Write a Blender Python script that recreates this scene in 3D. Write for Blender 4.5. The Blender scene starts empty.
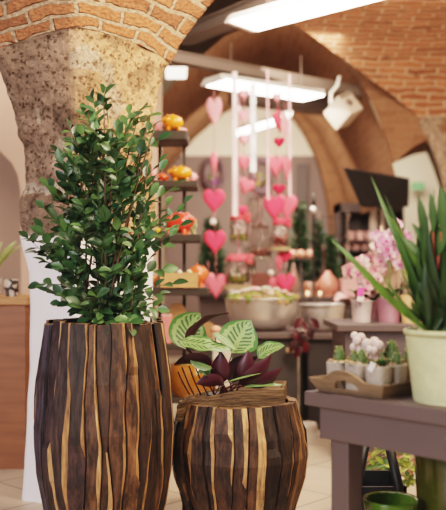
import bpy, math, random
from math import sin, cos, pi, radians, sqrt, atan2
from mathutils import Vector, Matrix, noise

# ------------------------------------------------------------------ camera
F = 840.0          # focal length in pixels of a 446 px wide frame
CX, HY, CAMZ = 223.0, 277.0, 1.0
def P(px, py, d):                       # where a sight line meets the plane y = d
    return Vector(((px - CX) / F * d, d, CAMZ - (py - HY) / F * d))
def PZ(px, py, z):                      # where a sight line meets the horizontal plane at z
    d = (CAMZ - z) * F / (py - HY)
    return Vector(((px - CX) / F * d, d, z))
SC = bpy.context.scene
COL = SC.collection
cam_d = bpy.data.cameras.new('camera')
cam = bpy.data.objects.new('camera', cam_d); COL.objects.link(cam)
cam.location = (0, 0, CAMZ); cam.rotation_euler = (pi / 2, 0, 0)
cam_d.sensor_fit = 'HORIZONTAL'; cam_d.sensor_width = 36.0
cam_d.lens = 36.0 * F / 446.0
cam_d.shift_y = 22.0 / 446.0 * 446.0 / 446.0
cam_d.dof.use_dof = True; cam_d.dof.focus_distance = 3.15; cam_d.dof.aperture_fstop = 2.15
cam_d.clip_start = 0.05
SC.camera = cam

# ------------------------------------------------------------------ materials
MATS = {}
def new_mat(name):
    m = bpy.data.materials.new(name); m.use_nodes = True
    nt = m.node_tree
    b = nt.nodes['Principled BSDF']
    return m, nt, b
def N(nt, t, **kw):
    n = nt.nodes.new(t)
    for k, v in kw.items():
        if k.startswith('i_'):
            n.inputs[k[2:].replace('_', ' ')].default_value = v
        else:
            setattr(n, k, v)
    return n
def L(nt, a, b): nt.links.new(a, b)
def rgba(c): return (c[0], c[1], c[2], 1.0)
def plain(name, c, rough=0.5, metal=0.0, var=0.12, scale=18.0, bump=0.0, trans=0.0, emit=None, alpha=None, spec=None, sss=0.0):
    if name in MATS: return MATS[name]
    m, nt, b = new_mat(name)
    tc = N(nt, 'ShaderNodeTexCoord')
    nz = N(nt, 'ShaderNodeTexNoise', i_Scale=scale, i_Detail=5.0)
    L(nt, tc.outputs['Object'], nz.inputs['Vector'])
    mx = N(nt, 'ShaderNodeMix', data_type='RGBA')
    mx.inputs[6].default_value = rgba([v * (1 - var) for v in c])
    mx.inputs[7].default_value = rgba([min(1, v * (1 + var)) for v in c])
    L(nt, nz.outputs['Fac'], mx.inputs[0])
    L(nt, mx.outputs[2], b.inputs['Base Color'])
    b.inputs['Roughness'].default_value = rough
    b.inputs['Metallic'].default_value = metal
    if spec is not None: b.inputs['Specular IOR Level'].default_value = spec
    if trans: b.inputs['Transmission Weight'].default_value = trans
    if sss:
        b.inputs['Subsurface Weight'].default_value = sss
        b.inputs['Subsurface Radius'].default_value = (.02, .01, .008)
    if emit:
        b.inputs['Emission Color'].default_value = rgba(emit[0]); b.inputs['Emission Strength'].default_value = emit[1]
    if alpha is not None: b.inputs['Alpha'].default_value = alpha
    if bump:
        bp = N(nt, 'ShaderNodeBump', i_Strength=bump, i_Distance=0.01)
        L(nt, nz.outputs['Fac'], bp.inputs['Height']); L(nt, bp.outputs['Normal'], b.inputs['Normal'])
    MATS[name] = m
    return m
def vcol(name, rough=0.5, var=0.25, scale=(30, 30, 30), bump=0.2, spec=0.5, detail=6.0, sheen=0.0, trl=0.0):
    """colour from the mesh's own 'Col' attribute times stretched noise"""
    if name in MATS: return MATS[name]
    m, nt, b = new_mat(name)
    tc = N(nt, 'ShaderNodeTexCoord'); mp = N(nt, 'ShaderNodeMapping')
    mp.inputs['Scale'].default_value = scale
    L(nt, tc.outputs['Object'], mp.inputs['Vector'])
    nz = N(nt, 'ShaderNodeTexNoise', i_Scale=1.0, i_Detail=detail, i_Roughness=0.62)
    L(nt, mp.outputs['Vector'], nz.inputs['Vector'])
    at = N(nt, 'ShaderNodeAttribute', attribute_name='Col')
    mr = N(nt, 'ShaderNodeMapRange')
    mr.inputs['From Min'].default_value = 0.3; mr.inputs['From Max'].default_value = 0.7
    mr.inputs['To Min'].default_value = 1 - var; mr.inputs['To Max'].default_value = 1 + var
    L(nt, nz.outputs['Fac'], mr.inputs['Value'])
    mu = N(nt, 'ShaderNodeVectorMath', operation='SCALE')
    L(nt, at.outputs['Color'], mu.inputs[0]); L(nt, mr.outputs['Result'], mu.inputs['Scale'])
    L(nt, mu.outputs['Vector'], b.inputs['Base Color'])
    b.inputs['Roughness'].default_value = rough; b.inputs['Specular IOR Level'].default_value = spec
    if bump:
        bp = N(nt, 'ShaderNodeBump', i_Strength=bump, i_Distance=0.008)
        L(nt, nz.outputs['Fac'], bp.inputs['Height']); L(nt, bp.outputs['Normal'], b.inputs['Normal'])
    MATS[name] = m
    return m
def brick_mat(name, c1, c2, mortar, dark, bw=0.26, rh=0.073, ms=0.007, amount=0.35, bumpk=0.6):
    m, nt, b = new_mat(name)
    uv = N(nt, 'ShaderNodeUVMap')
    nz = N(nt, 'ShaderNodeTexNoise', i_Scale=6.0, i_Detail=3.0)
    L(nt, uv.outputs['UV'], nz.inputs['Vector'])
    sub = N(nt, 'ShaderNodeVectorMath', operation='SUBTRACT'); sub.inputs[1].default_value = (.5, .5, .5)
    L(nt, nz.outputs['Color'], sub.inputs[0])
    sc = N(nt, 'ShaderNodeVectorMath', operation='SCALE'); sc.inputs['Scale'].default_value = 0.085
    L(nt, sub.outputs['Vector'], sc.inputs[0])
    ad = N(nt, 'ShaderNodeVectorMath', operation='ADD')
    L(nt, uv.outputs['UV'], ad.inputs[0]); L(nt, sc.outputs['Vector'], ad.inputs[1])
    br = N(nt, 'ShaderNodeTexBrick', offset=0.5)
    br.inputs['Scale'].default_value = 1.0
    br.inputs['Brick Width'].default_value = bw; br.inputs['Row Height'].default_value = rh
    br.inputs['Mortar Size'].default_value = ms; br.inputs['Mortar Smooth'].default_value = 0.4
    br.inputs['Bias'].default_value = -0.1
    br.inputs['Color1'].default_value = rgba(c1); br.inputs['Color2'].default_value = rgba(c2); br.inputs['Mortar'].default_value = rgba(mortar)
    L(nt, ad.outputs['Vector'], br.inputs['Vector'])
    n2 = N(nt, 'ShaderNodeTexNoise', i_Scale=9.0, i_Detail=8.0, i_Roughness=0.7)
    L(nt, uv.outputs['UV'], n2.inputs['Vector'])
    r2 = N(nt, 'ShaderNodeValToRGB')
    r2.color_ramp.elements[0].position = 0.56; r2.color_ramp.elements[0].color = (0, 0, 0, 1)
    r2.color_ramp.elements[1].position = 0.72; r2.color_ramp.elements[1].color = (amount, amount, amount, 1)
    L(nt, n2.outputs['Fac'], r2.inputs['Fac'])
    mx = N(nt, 'ShaderNodeMix', data_type='RGBA')
    mx.inputs[7].default_value = rgba(dark)
    L(nt, br.outputs['Color'], mx.inputs[6]); L(nt, r2.outputs['Color'], mx.inputs[0])
    # fine grain
    n3 = N(nt, 'ShaderNodeTexNoise', i_Scale=70.0, i_Detail=4.0)
    L(nt, uv.outputs['UV'], n3.inputs['Vector'])
    mr = N(nt, 'ShaderNodeMapRange'); mr.inputs['From Min'].default_value = .3; mr.inputs['From Max'].default_value = .7
    mr.inputs['To Min'].default_value = .72; mr.inputs['To Max'].default_value = 1.25
    L(nt, n3.outputs['Fac'], mr.inputs['Value'])
    mu = N(nt, 'ShaderNodeVectorMath', operation='SCALE')
    L(nt, mx.outputs[2], mu.inputs[0]); L(nt, mr.outputs['Result'], mu.inputs['Scale'])
    L(nt, mu.outputs['Vector'], b.inputs['Base Color'])
    b.inputs['Roughness'].default_value = 0.9; b.inputs['Specular IOR Level'].default_value = .2
    sb = N(nt, 'ShaderNodeMath', operation='SUBTRACT')
    L(nt, n3.outputs['Fac'], sb.inputs[0]); L(nt, br.outputs['Fac'], sb.inputs[1])
    bp = N(nt, 'ShaderNodeBump', i_Strength=bumpk, i_Distance=0.012)
    L(nt, sb.outputs['Value'], bp.inputs['Height']); L(nt, bp.outputs['Normal'], b.inputs['Normal'])
    MATS[name] = m
    return m
def stone_mat():
    m, nt, b = new_mat('rough_stone')
    tc = N(nt, 'ShaderNodeTexCoord')
    at = N(nt, 'ShaderNodeAttribute', attribute_name='Col')
    n1 = N(nt, 'ShaderNodeTexNoise', i_Scale=9.0, i_Detail=9.0, i_Roughness=0.72)
    n2 = N(nt, 'ShaderNodeTexNoise', i_Scale=30.0, i_Detail=9.0, i_Roughness=0.78)
    for n in (n1, n2): L(nt, tc.outputs['Object'], n.inputs['Vector'])
    r1 = N(nt, 'ShaderNodeMapRange'); r1.inputs['From Min'].default_value = .3; r1.inputs['From Max'].default_value = .7
    r1.inputs['To Min'].default_value = .66; r1.inputs['To Max'].default_value = 1.45
    L(nt, n1.outputs['Fac'], r1.inputs['Value'])
    mu = N(nt, 'ShaderNodeVectorMath', operation='SCALE')
    L(nt, at.outputs['Color'], mu.inputs[0]); L(nt, r1.outputs['Result'], mu.inputs['Scale'])
    ramp = N(nt, 'ShaderNodeValToRGB')
    ramp.color_ramp.elements[0].position = .36; ramp.color_ramp.elements[0].color = (.10, .07, .05, 1)
    ramp.color_ramp.elements[1].position = .50; ramp.color_ramp.elements[1].color = (1, 1, 1, 1)
    L(nt, n2.outputs['Fac'], ramp.inputs['Fac'])
    mm = N(nt, 'ShaderNodeMix', data_type='RGBA', blend_type='MULTIPLY'); mm.inputs[0].default_value = .85
    L(nt, mu.outputs['Vector'], mm.inputs[6]); L(nt, ramp.outputs['Color'], mm.inputs[7])
    vo = N(nt, 'ShaderNodeTexVoronoi', i_Scale=66.0)
    dv = N(nt, 'ShaderNodeVectorMath', operation='MULTIPLY_ADD'); dv.inputs[1].default_value = (.05, .05, .05)
    L(nt, n1.outputs['Color'], dv.inputs[0]); L(nt, tc.outputs['Object'], dv.inputs[2]); L(nt, dv.outputs['Vector'], vo.inputs['Vector'])
    sv = N(nt, 'ShaderNodeSeparateColor'); L(nt, vo.outputs['Color'], sv.inputs['Color'])
    sz = N(nt, 'ShaderNodeMath', operation='MULTIPLY'); sz.inputs[1].default_value = .62; L(nt, sv.outputs['Red'], sz.inputs[0])
    pit = N(nt, 'ShaderNodeMath', operation='LESS_THAN'); L(nt, vo.outputs['Distance'], pit.inputs[0]); L(nt, sz.outputs['Value'], pit.inputs[1])
    lt = N(nt, 'ShaderNodeMath', operation='GREATER_THAN'); lt.inputs[1].default_value = .45; L(nt, sv.outputs['Green'], lt.inputs[0])
    pc = N(nt, 'ShaderNodeMix', data_type='RGBA'); pc.inputs[6].default_value = (.30, .22, .17, 1); pc.inputs[7].default_value = (1.35, 1.3, 1.25, 1); L(nt, lt.outputs['Value'], pc.inputs[0])
    pm = N(nt, 'ShaderNodeMix', data_type='RGBA', blend_type='MULTIPLY'); L(nt, mm.outputs[2], pm.inputs[6]); L(nt, pc.outputs[2], pm.inputs[7])
    pf = N(nt, 'ShaderNodeMath', operation='MULTIPLY'); pf.inputs[1].default_value = .8; L(nt, pit.outputs['Value'], pf.inputs[0]); L(nt, pf.outputs['Value'], pm.inputs[0])
    L(nt, pm.outputs[2], b.inputs['Base Color'])
    b.inputs['Roughness'].default_value = .95; b.inputs['Specular IOR Level'].default_value = .15
    ad = N(nt, 'ShaderNodeMath', operation='ADD'); L(nt, n1.outputs['Fac'], ad.inputs[0]); L(nt, n2.outputs['Fac'], ad.inputs[1])
    bp = N(nt, 'ShaderNodeBump', i_Strength=.9, i_Distance=0.03)
    L(nt, ad.outputs['Value'], bp.inputs['Height']); L(nt, bp.outputs['Normal'], b.inputs['Normal'])
    MATS['stone'] = m
    return m
def tile_mat():
    m, nt, b = new_mat('floor_tile')
    tc = N(nt, 'ShaderNodeTexCoord'); mp = N(nt, 'ShaderNodeMapping'); mp.inputs['Rotation'].default_value = (0, 0, radians(43))
    L(nt, tc.outputs['Object'], mp.inputs['Vector'])
    br = N(nt, 'ShaderNodeTexBrick', offset=0.0)
    br.inputs['Scale'].default_value = 1.0; br.inputs['Brick Width'].default_value = .45; br.inputs['Row Height'].default_value = .45
    br.inputs['Mortar Size'].default_value = .006
    br.inputs['Color1'].default_value = (.64, .50, .38, 1); br.inputs['Color2'].default_value = (.70, .55, .42, 1); br.inputs['Mortar'].default_value = (.34, .27, .2, 1)
    L(nt, mp.outputs['Vector'], br.inputs['Vector'])
    nz = N(nt, 'ShaderNodeTexNoise', i_Scale=4.0, i_Detail=6.0); L(nt, tc.outputs['Object'], nz.inputs['Vector'])
    mx = N(nt, 'ShaderNodeMix', data_type='RGBA', blend_type='MULTIPLY'); mx.inputs[0].default_value = .35
    L(nt, br.outputs['Color'], mx.inputs[6]); L(nt, nz.outputs['Fac'], mx.inputs[7])
    L(nt, mx.outputs[2], b.inputs['Base Color']); b.inputs['Roughness'].default_value = .42
    MATS['tile'] = m
    return m
def calathea_mat():
    m, nt, b = new_mat('calathea_leaf')
    uv = N(nt, 'ShaderNodeUVMap'); sp = N(nt, 'ShaderNodeSeparateXYZ'); L(nt, uv.outputs['UV'], sp.inputs['Vector'])
    def M(op, a, c=None, d=None):
        n = N(nt, 'ShaderNodeMath', operation=op)
        for i, v in enumerate((a, c, d)):
            if v is None: continue
            if isinstance(v, (int, float)): n.inputs[i].default_value = v
            else: L(nt, v, n.inputs[i])
        return n.outputs['Value']
    U, V = sp.outputs['X'], sp.outputs['Y']
    r = M('ABSOLUTE', M('SUBTRACT', M('MULTIPLY', U, 2.0), 1.0))
    nz = N(nt, 'ShaderNodeTexNoise', i_Scale=8.0, i_Detail=4.0); L(nt, uv.outputs['UV'], nz.inputs['Vector'])
    nzv = M('MULTIPLY', M('SUBTRACT', nz.outputs['Fac'], .5), 0.42)
    ph = M('ADD', M('SUBTRACT', M('MULTIPLY', V, 56.0), M('MULTIPLY', r, 15.0)), M('MULTIPLY', nzv, 9.0))
    st = M('SINE', ph)
    stripe = M('MAXIMUM', M('MINIMUM', M('ADD', M('MULTIPLY', st, 0.8), .45), 1.0), 0.0)
    rr = M('ADD', r, nzv)
    inner = M('MULTIPLY', M('GREATER_THAN', rr, .12), M('LESS_THAN', rr, .60))
    dark = M('MULTIPLY', stripe, inner)
    edge = M('GREATER_THAN', rr, .78)
    mx1 = N(nt, 'ShaderNodeMix', data_type='RGBA'); mx1.inputs[6].default_value = (.21, .31, .12, 1); mx1.inputs[7].default_value = (.03, .085, .025, 1)
    L(nt, dark, mx1.inputs[0])
    mx2 = N(nt, 'ShaderNodeMix', data_type='RGBA'); mx2.inputs[7].default_value = (.055, .15, .035, 1)
    L(nt, mx1.outputs[2], mx2.inputs[6]); L(nt, edge, mx2.inputs[0])
    ge = N(nt, 'ShaderNodeNewGeometry')
    mx3 = N(nt, 'ShaderNodeMix', data_type='RGBA'); mx3.inputs[7].default_value = (.055, .011, .02, 1)
    L(nt, mx2.outputs[2], mx3.inputs[6]); L(nt, ge.outputs['Backfacing'], mx3.inputs[0])
    L(nt, mx3.outputs[2], b.inputs['Base Color']); b.inputs['Roughness'].default_value = .38
    MATS['calathea'] = m
    return m
def glass_mat():
    m, nt, b = new_mat('clear_glass')
    tc = N(nt, 'ShaderNodeTexCoord'); nz = N(nt, 'ShaderNodeTexNoise', i_Scale=30.0); L(nt, tc.outputs['Object'], nz.inputs['Vector'])
    mr = N(nt, 'ShaderNodeMapRange'); mr.inputs['To Min'].default_value = .0; mr.inputs['To Max'].default_value = .05
    L(nt, nz.outputs['Fac'], mr.inputs['Value']); L(nt, mr.outputs['Result'], b.inputs['Roughness'])
    b.inputs['Base Color'].default_value = (.93, .9, .88, 1)
    b.inputs['Transmission Weight'].default_value = 1.0; b.inputs['IOR'].default_value = 1.2
    MATS['glass'] = m
    return m
stone_mat(); tile_mat(); calathea_mat(); glass_mat()
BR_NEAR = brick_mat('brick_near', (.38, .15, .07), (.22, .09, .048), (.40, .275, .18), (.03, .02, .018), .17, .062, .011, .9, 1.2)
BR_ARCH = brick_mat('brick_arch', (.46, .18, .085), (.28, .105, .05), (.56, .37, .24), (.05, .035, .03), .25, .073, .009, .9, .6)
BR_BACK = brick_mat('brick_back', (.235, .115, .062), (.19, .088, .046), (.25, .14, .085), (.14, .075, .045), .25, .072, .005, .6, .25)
PLASTER = plain('white_plaster', (.88, .84, .86), .85, var=.05, scale=6, bump=.25)
PINKWALL = plain('beige_wall', (.43, .29, .22), .9, var=.04, scale=3)
CREAM = plain('cream_wall', (.78, .66, .52), .9, var=.04, scale=3)
BOARD = plain('taupe_board', (.19, .13, .115), .8, var=.06, scale=4)
GREYMETAL = plain('grey_beam_paint', (.17, .125, .10), .5, var=.05)
CEILG = plain('dim_plaster', (.30, .22, .17), .9, var=.06, scale=2)
WOODV = vcol('planter_wood', .55, .62, (60, 60, 9.0), .8, .35, 10)
def bark_patches(m):
    nt = m.node_tree; b = nt.nodes['Principled BSDF']; old = b.inputs['Base Color'].links[0].from_socket
    at = [n for n in nt.nodes if n.type == 'ATTRIBUTE'][0]
    tc = N(nt, 'ShaderNodeTexCoord'); mp = N(nt, 'ShaderNodeMapping'); mp.inputs['Scale'].default_value = (34, 34, 9)
    L(nt, tc.outputs['Object'], mp.inputs['Vector'])
    nz = N(nt, 'ShaderNodeTexNoise', i_Scale=1.0, i_Detail=7.0, i_Roughness=.7); L(nt, mp.outputs['Vector'], nz.inputs['Vector'])
    r = N(nt, 'ShaderNodeMapRange'); r.inputs['From Min'].default_value = .46; r.inputs['From Max'].default_value = .60; L(nt, nz.outputs['Fac'], r.inputs['Value'])
    bw = N(nt, 'ShaderNodeRGBToBW'); L(nt, at.outputs['Color'], bw.inputs['Color'])
    r2 = N(nt, 'ShaderNodeMapRange'); r2.inputs['From Min'].default_value = .08; r2.inputs['From Max'].default_value = .18; r2.inputs['To Min'].default_value = .85; r2.inputs['To Max'].default_value = .12; L(nt, bw.outputs['Val'], r2.inputs['Value'])
    mu = N(nt, 'ShaderNodeMath', operation='MULTIPLY'); L(nt, r.outputs['Result'], mu.inputs[0]); L(nt, r2.outputs['Result'], mu.inputs[1])
    mx = N(nt, 'ShaderNodeMix', data_type='RGBA'); mx.inputs[7].default_value = (.016, .010, .009, 1); L(nt, old, mx.inputs[6]); L(nt, mu.outputs['Value'], mx.inputs[0])
    L(nt, mx.outputs[2], b.inputs['Base Color'])
bark_patches(WOODV)
FIBRE = vcol('fibre', .8, .6, (14, 14, 160), .8, .15, 6)
LEAFV = vcol('leaf_green', .36, .25, (14, 14, 14), .0, .42, 3)
VC = vcol('painted', .5, .12, (25, 25, 25), .05, .4, 3)
VGLOSS = vcol('glazed', .16, .08, (20, 20, 20), .0, .6, 2)
VMATT = vcol('matt', .85, .18, (60, 60, 60), .2, .2, 4)
DARKMETAL = plain('dark_metal', (.03, .025, .023), .5, .3, .2)
RACKM = plain('rack_bronze', (.048, .037, .03), .55, .2, .15)
TABLEM = plain('mauve_grey_paint', (.108, .075, .070), .55, var=.07, scale=10)
TABLED = plain('dark_grey_paint', (.050, .041, .041), .6, var=.1, scale=8)
STEEL = plain('brushed_steel', (.84, .80, .77), .40, .95, .05)
LAMPW = plain('lamp_glow', (1, 1, 1), .5, var=0, emit=((1, .93, .82), 11.0))
HOUSING = plain('white_housing', (.78, .72, .64), .45, var=.03)
BLACK = plain('soft_black', (.012, .011, .012), .5, var=.2)
SOIL = plain('soil', (.035, .022, .014), .95, var=.5, scale=90, bump=.8)

# ------------------------------------------------------------------ mesh builder
class MB:
    def __init__(s): s.v = []; s.f = []; s.c = []; s.m = []; s.s = []; s.uv = []
    def vert(s, p): s.v.append(Vector(p)); return len(s.v) - 1
    def face(s, idx, c=(1, 1, 1), m=0, smooth=True, uv=None):
        s.f.append(tuple(idx)); s.c.append(c); s.m.append(m); s.s.append(smooth); s.uv.append(uv)
    def poly(s, pts, c=(1, 1, 1), m=0, uv=None):
        s.face([s.vert(p) for p in pts], c, m, False, uv)
    def box(s, c, size, rz=0, col=(1, 1, 1), m=0, taper=1.0, rot=None):
        c = Vector(c); hx, hy, hz = size[0] / 2, size[1] / 2, size[2] / 2
        R = rot if rot is not None else Matrix.Rotation(rz, 3, 'Z')
        ids = []
        for z, t in ((-hz, taper), (hz, 1)):
            for x, y in ((-hx, -hy), (hx, -hy), (hx, hy), (-hx, hy)):
                ids.append(s.vert(c + R @ Vector((x * t, y * t, z))))
        a = ids
        for q in ((3, 2, 1, 0), (4, 5, 6, 7), (0, 1, 5, 4), (1, 2, 6, 5), (2, 3, 7, 6), (3, 0, 4, 7)):
            s.face([a[i] for i in q], col, m, False)
    def hexa(s, lo, hi, col=(1, 1, 1), m=0):        # two quads (lower, upper), anticlockwise from above
        a = [s.vert(p) for p in list(lo) + list(hi)]; n = len(lo)
        s.face(a[:n][::-1], col, m, False); s.face(a[n:], col, m, False)
        for i in range(n):
            j = (i + 1) % n; s.face([a[i], a[j], a[n + j], a[n + i]], col, m, False)
    def lathe(s, c, prof, seg=24, col=(1, 1, 1), m=0, rot=None, colf=None, ribs=0, ribd=0, sx=1, sy=1, smooth=True):
        c = Vector(c); rings = []
        for (r, z) in prof:
            if r < 1e-6:
                q = Vector((0, 0, z)); q = rot @ q if rot is not None else q
                rings.append([s.vert(c + q)])
            else:
                ring = []
                for k in range(seg):
                    a = 2 * pi * k / seg
                    rr = r * (1 + (ribd * cos(a * ribs) if ribs else 0))
                    q = Vector((rr * cos(a) * sx, rr * sin(a) * sy, z)); q = rot @ q if rot is not None else q
                    ring.append(s.vert(c + q))
                rings.append(ring)
        for i in range(len(rings) - 1):
            A, B = rings[i], rings[i + 1]
            cc = colf(i) if colf else col
            if len(A) == 1 and len(B) == 1: continue
            for k in range(seg):
                k2 = (k + 1) % seg
                if len(A) == 1: s.face([A[0], B[k2], B[k]][::-1], cc, m, smooth)
                elif len(B) == 1: s.face([A[k], A[k2], B[0]], cc, m, smooth)
                else: s.face([A[k], A[k2], B[k2], B[k]], cc, m, smooth)
    def ball(s, c, r, col=(1, 1, 1), m=0, rot=None, seg=14, rings=9, jitter=0, seed=0):
        if not hasattr(r, '__len__'): r = (r, r, r)
        c = Vector(c); rs = []
        rnd = random.Random(seed)
        for i in range(rings + 1):
            t = pi * i / rings
            if i in (0, rings):
                q = Vector((0, 0, -r[2] * cos(t)))
                rs.append([s.vert(c + (rot @ q if rot is not None else q))]); continue
            ring = []
            for k in range(seg):
                a = 2 * pi * k / seg; j = 1 + (rnd.uniform(-jitter, jitter) if jitter else 0)
                q = Vector((r[0] * sin(t) * cos(a) * j, r[1] * sin(t) * sin(a) * j, -r[2] * cos(t) * j))
                ring.append(s.vert(c + (rot @ q if rot is not None else q)))
            rs.append(ring)
        for i in range(rings):
            A, B = rs[i], rs[i + 1]
            for k in range(seg):
                k2 = (k + 1) % seg
                if len(A) == 1: s.face([A[0], B[k2], B[k]], col, m)
                elif len(B) == 1: s.face([A[k], A[k2], B[0]], col, m)
                else: s.face([A[k], A[k2], B[k2], B[k]], col, m)
    def tube(s, pts, rad, seg=6, col=(1, 1, 1), m=0, cap=True):
        pts = [Vector(p) for p in pts]
        if not hasattr(rad, '__len__'): rad = [rad] * len(pts)
        rings = []; up = Vector((0, 0, 1)); prev = None
        for i, p in enumerate(pts):
            t = (pts[min(i + 1, len(pts) - 1)] - pts[max(i - 1, 0)])
            t = t.normalized() if t.length > 1e-9 else up
            if prev is None:
                a = t.cross(up)
                if a.length < 1e-3: a = t.cross(Vector((1, 0, 0)))
            else:
                a = prev - t * prev.dot(t)
            a.normalize(); prev = a; b = t.cross(a)
            rings.append([s.vert(p + (a * cos(2 * pi * k / seg) + b * sin(2 * pi * k / seg)) * rad[i]) for k in range(seg)])
        for i in range(len(rings) - 1):
            for k in range(seg):
                k2 = (k + 1) % seg
                s.face([rings[i][k], rings[i][k2], rings[i + 1][k2], rings[i + 1][k]], col, m)
        if cap:
            s.face(rings[0][::-1], col, m, False); s.face(rings[-1], col, m, False)
    def blade(s, pts, widths, side, col=(1, 1, 1), m=0, fold=0.0, tipcol=None):
        """a leaf strip with a folded midrib along pts; side = vector across"""
        side = Vector(side).normalized(); rows = []
        n = len(pts)
        for i, p in enumerate(pts):
            p = Vector(p); t = (Vector(pts[min(i + 1, n - 1)]) - Vector(pts[max(i - 1, 0)])).normalized()
            sd = (side - t * side.dot(t)).normalized(); nn = sd.cross(t)
            w = widths[i]
            rows.append([s.vert(p - sd * w / 2 + nn * fold * w), s.vert(p), s.vert(p + sd * w / 2 + nn * fold * w)])
        for i in range(n - 1):
            cc = col
            if tipcol:
                f = i / (n - 1); cc = tuple(col[k] * (1 - f) + tipcol[k] * f for k in range(3))
            for k in range(2):
                s.face([rows[i][k], rows[i][k + 1], rows[i + 1][k + 1], rows[i + 1][k]], cc, m,
                       True, [(k / 2, i / (n - 1)), ((k + 1) / 2, i / (n - 1)), ((k + 1) / 2, (i + 1) / (n - 1)), (k / 2, (i + 1) / (n - 1))])
    def build(s, name, mats, parent=None, origin=None):
        if not isinstance(mats, (list, tuple)): mats = [mats]
        if origin is None:
            origin = parent_world(parent) if parent is not None else Vector((0, 0, 0))
        origin = Vector(origin)
        me = bpy.data.meshes.new(name)
        me.from_pydata([tuple(v - origin) for v in s.v], [], s.f)
        for m in mats: me.materials.append(m)
        ca = me.color_attributes.new('Col', 'FLOAT_COLOR', 'CORNER')
        buf = []; 
        for f, c in zip(s.f, s.c): buf.extend((c[0], c[1], c[2], 1.0) * len(f))
        ca.data.foreach_set('color', buf)
        if any(u is not None for u in s.uv):
            ul = me.uv_layers.new(name='UVMap'); ub = []
            for f, u in zip(s.f, s.uv):
                for k in range(len(f)): ub.extend(u[k] if u is not None else (0, 0))
            ul.data.foreach_set('uv', ub)
        me.polygons.foreach_set('material_index', s.m); me.polygons.foreach_set('use_smooth', s.s)
        me.update()
        o = bpy.data.objects.new(name, me); COL.objects.link(o)
        if parent is not None:
            o.parent = parent; o.location = origin - parent_world(parent)
        else: o.location = origin
        return o
def parent_world(o):
    v = Vector(o.location)
    while o.parent is not None:
        o = o.parent; v = v + Vector(o.location)
    return v
def bevel(o, w, seg=2):
    md = o.modifiers.new('bevel', 'BEVEL'); md.width = w; md.segments = seg; md.limit_method = 'ANGLE'
    return o
def tag(o, label=None, cat=None, group=None, kind=None):
    for k, v in (('label', label), ('category', cat), ('group', group), ('kind', kind)):
        if v: o[k] = v
    return o
def thing(name, loc, label, cat, group=None):
    o = bpy.data.objects.new(name, None); COL.objects.link(o); o.location = loc; o.empty_display_size = .05
    return tag(o, label, cat, group)
def struct(o): o['kind'] = 'structure'; return o
def lerp(a, b, t): return a + (b - a) * t
def interp(tab, x):
    if x <= tab[0][0]: return tab[0][1]
    for (x0, y0), (x1, y1) in zip(tab, tab[1:]):
        if x <= x1: return y0 + (y1 - y0) * (x - x0) / (x1 - x0)
    return tab[-1][1]
def shade(c, k): return tuple(min(1, v * k) for v in c)
def bez(a, b, c, n):
    return [Vector(a) * (1 - t) ** 2 + Vector(b) * 2 * t * (1 - t) + Vector(c) * t * t for t in [i / (n - 1) for i in range(n)]]

# ================================================================== SETTING
m = MB(); m.poly([(-5, -2.5, 0), (5, -2.5, 0), (5, 12, 0), (-5, 12, 0)]); struct(m.build('floor', MATS['tile']))
m = MB(); m.poly([(-5, 10.6, 0), (5, 10.6, 0), (5, 10.6, 4.2), (-5, 10.6, 4.2)]); struct(m.build('wall_back', CREAM))
# taupe lower half of the back wall
a, b = P(165, 156, 10.55), P(345, 160, 10.55)
m = MB(); m.box(((a.x + b.x) / 2, 10.56, a.z / 2), (b.x - a.x, .06, a.z)); struct(m.build('wall_back_panel', BOARD))
a, b = P(296, 164, 10.5), P(299, 300, 10.5); b2 = P(308, 164, 10.5)
m = MB(); m.box(((a.x + b2.x) / 2, 10.5, (a.z + b.z) / 2), (b2.x - a.x, .05, a.z - b.z)); struct(m.build('trim_1', plain('taupe_dark', (.10, .07, .065), .7)))
m = MB(); m.poly([(4.2, -2.5, 0), (4.2, 12, 0), (4.2, 12, 4.2), (4.2, -2.5, 4.2)]); struct(m.build('wall_right', CREAM))
# beige wall behind the counter with an arched recess
m = MB(); dw = 5.7
arc = [(-60, 118), (-30, 128), (-12, 142), (2, 153), (12, 163), (18, 175), (20.5, 190), (21, 240), (21, 330)]
for (xa, ya), (xb, yb) in zip(arc, arc[1:]):
    p, q = P(xa, ya, dw), P(xb, yb, dw)
    top = 3.6
    m.poly([p, q, (max(q.x, p.x) if yb > 180 else q.x, dw, top), (p.x, dw, top)])
    m.poly([p, (p.x, dw + .5, p.z), (q.x, dw + .5, q.z), q])
e = P(21, 330, dw)
m.poly([(e.x, dw, 0), (-.45, dw, 0), (-.45, dw, 3.6), (e.x, dw, 3.6)])
m.poly([(e.x, dw, 0), (e.x, dw + .5, 0), (e.x, dw + .5, e.z), (e.x, dw, e.z)])
m.poly([(-5, dw + .5, 0), (-.45, dw + .5, 0), (-.45, dw + .5, 3.6), (-5, dw + .5, 3.6)])
struct(m.build('wall_left', PINKWALL))

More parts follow.
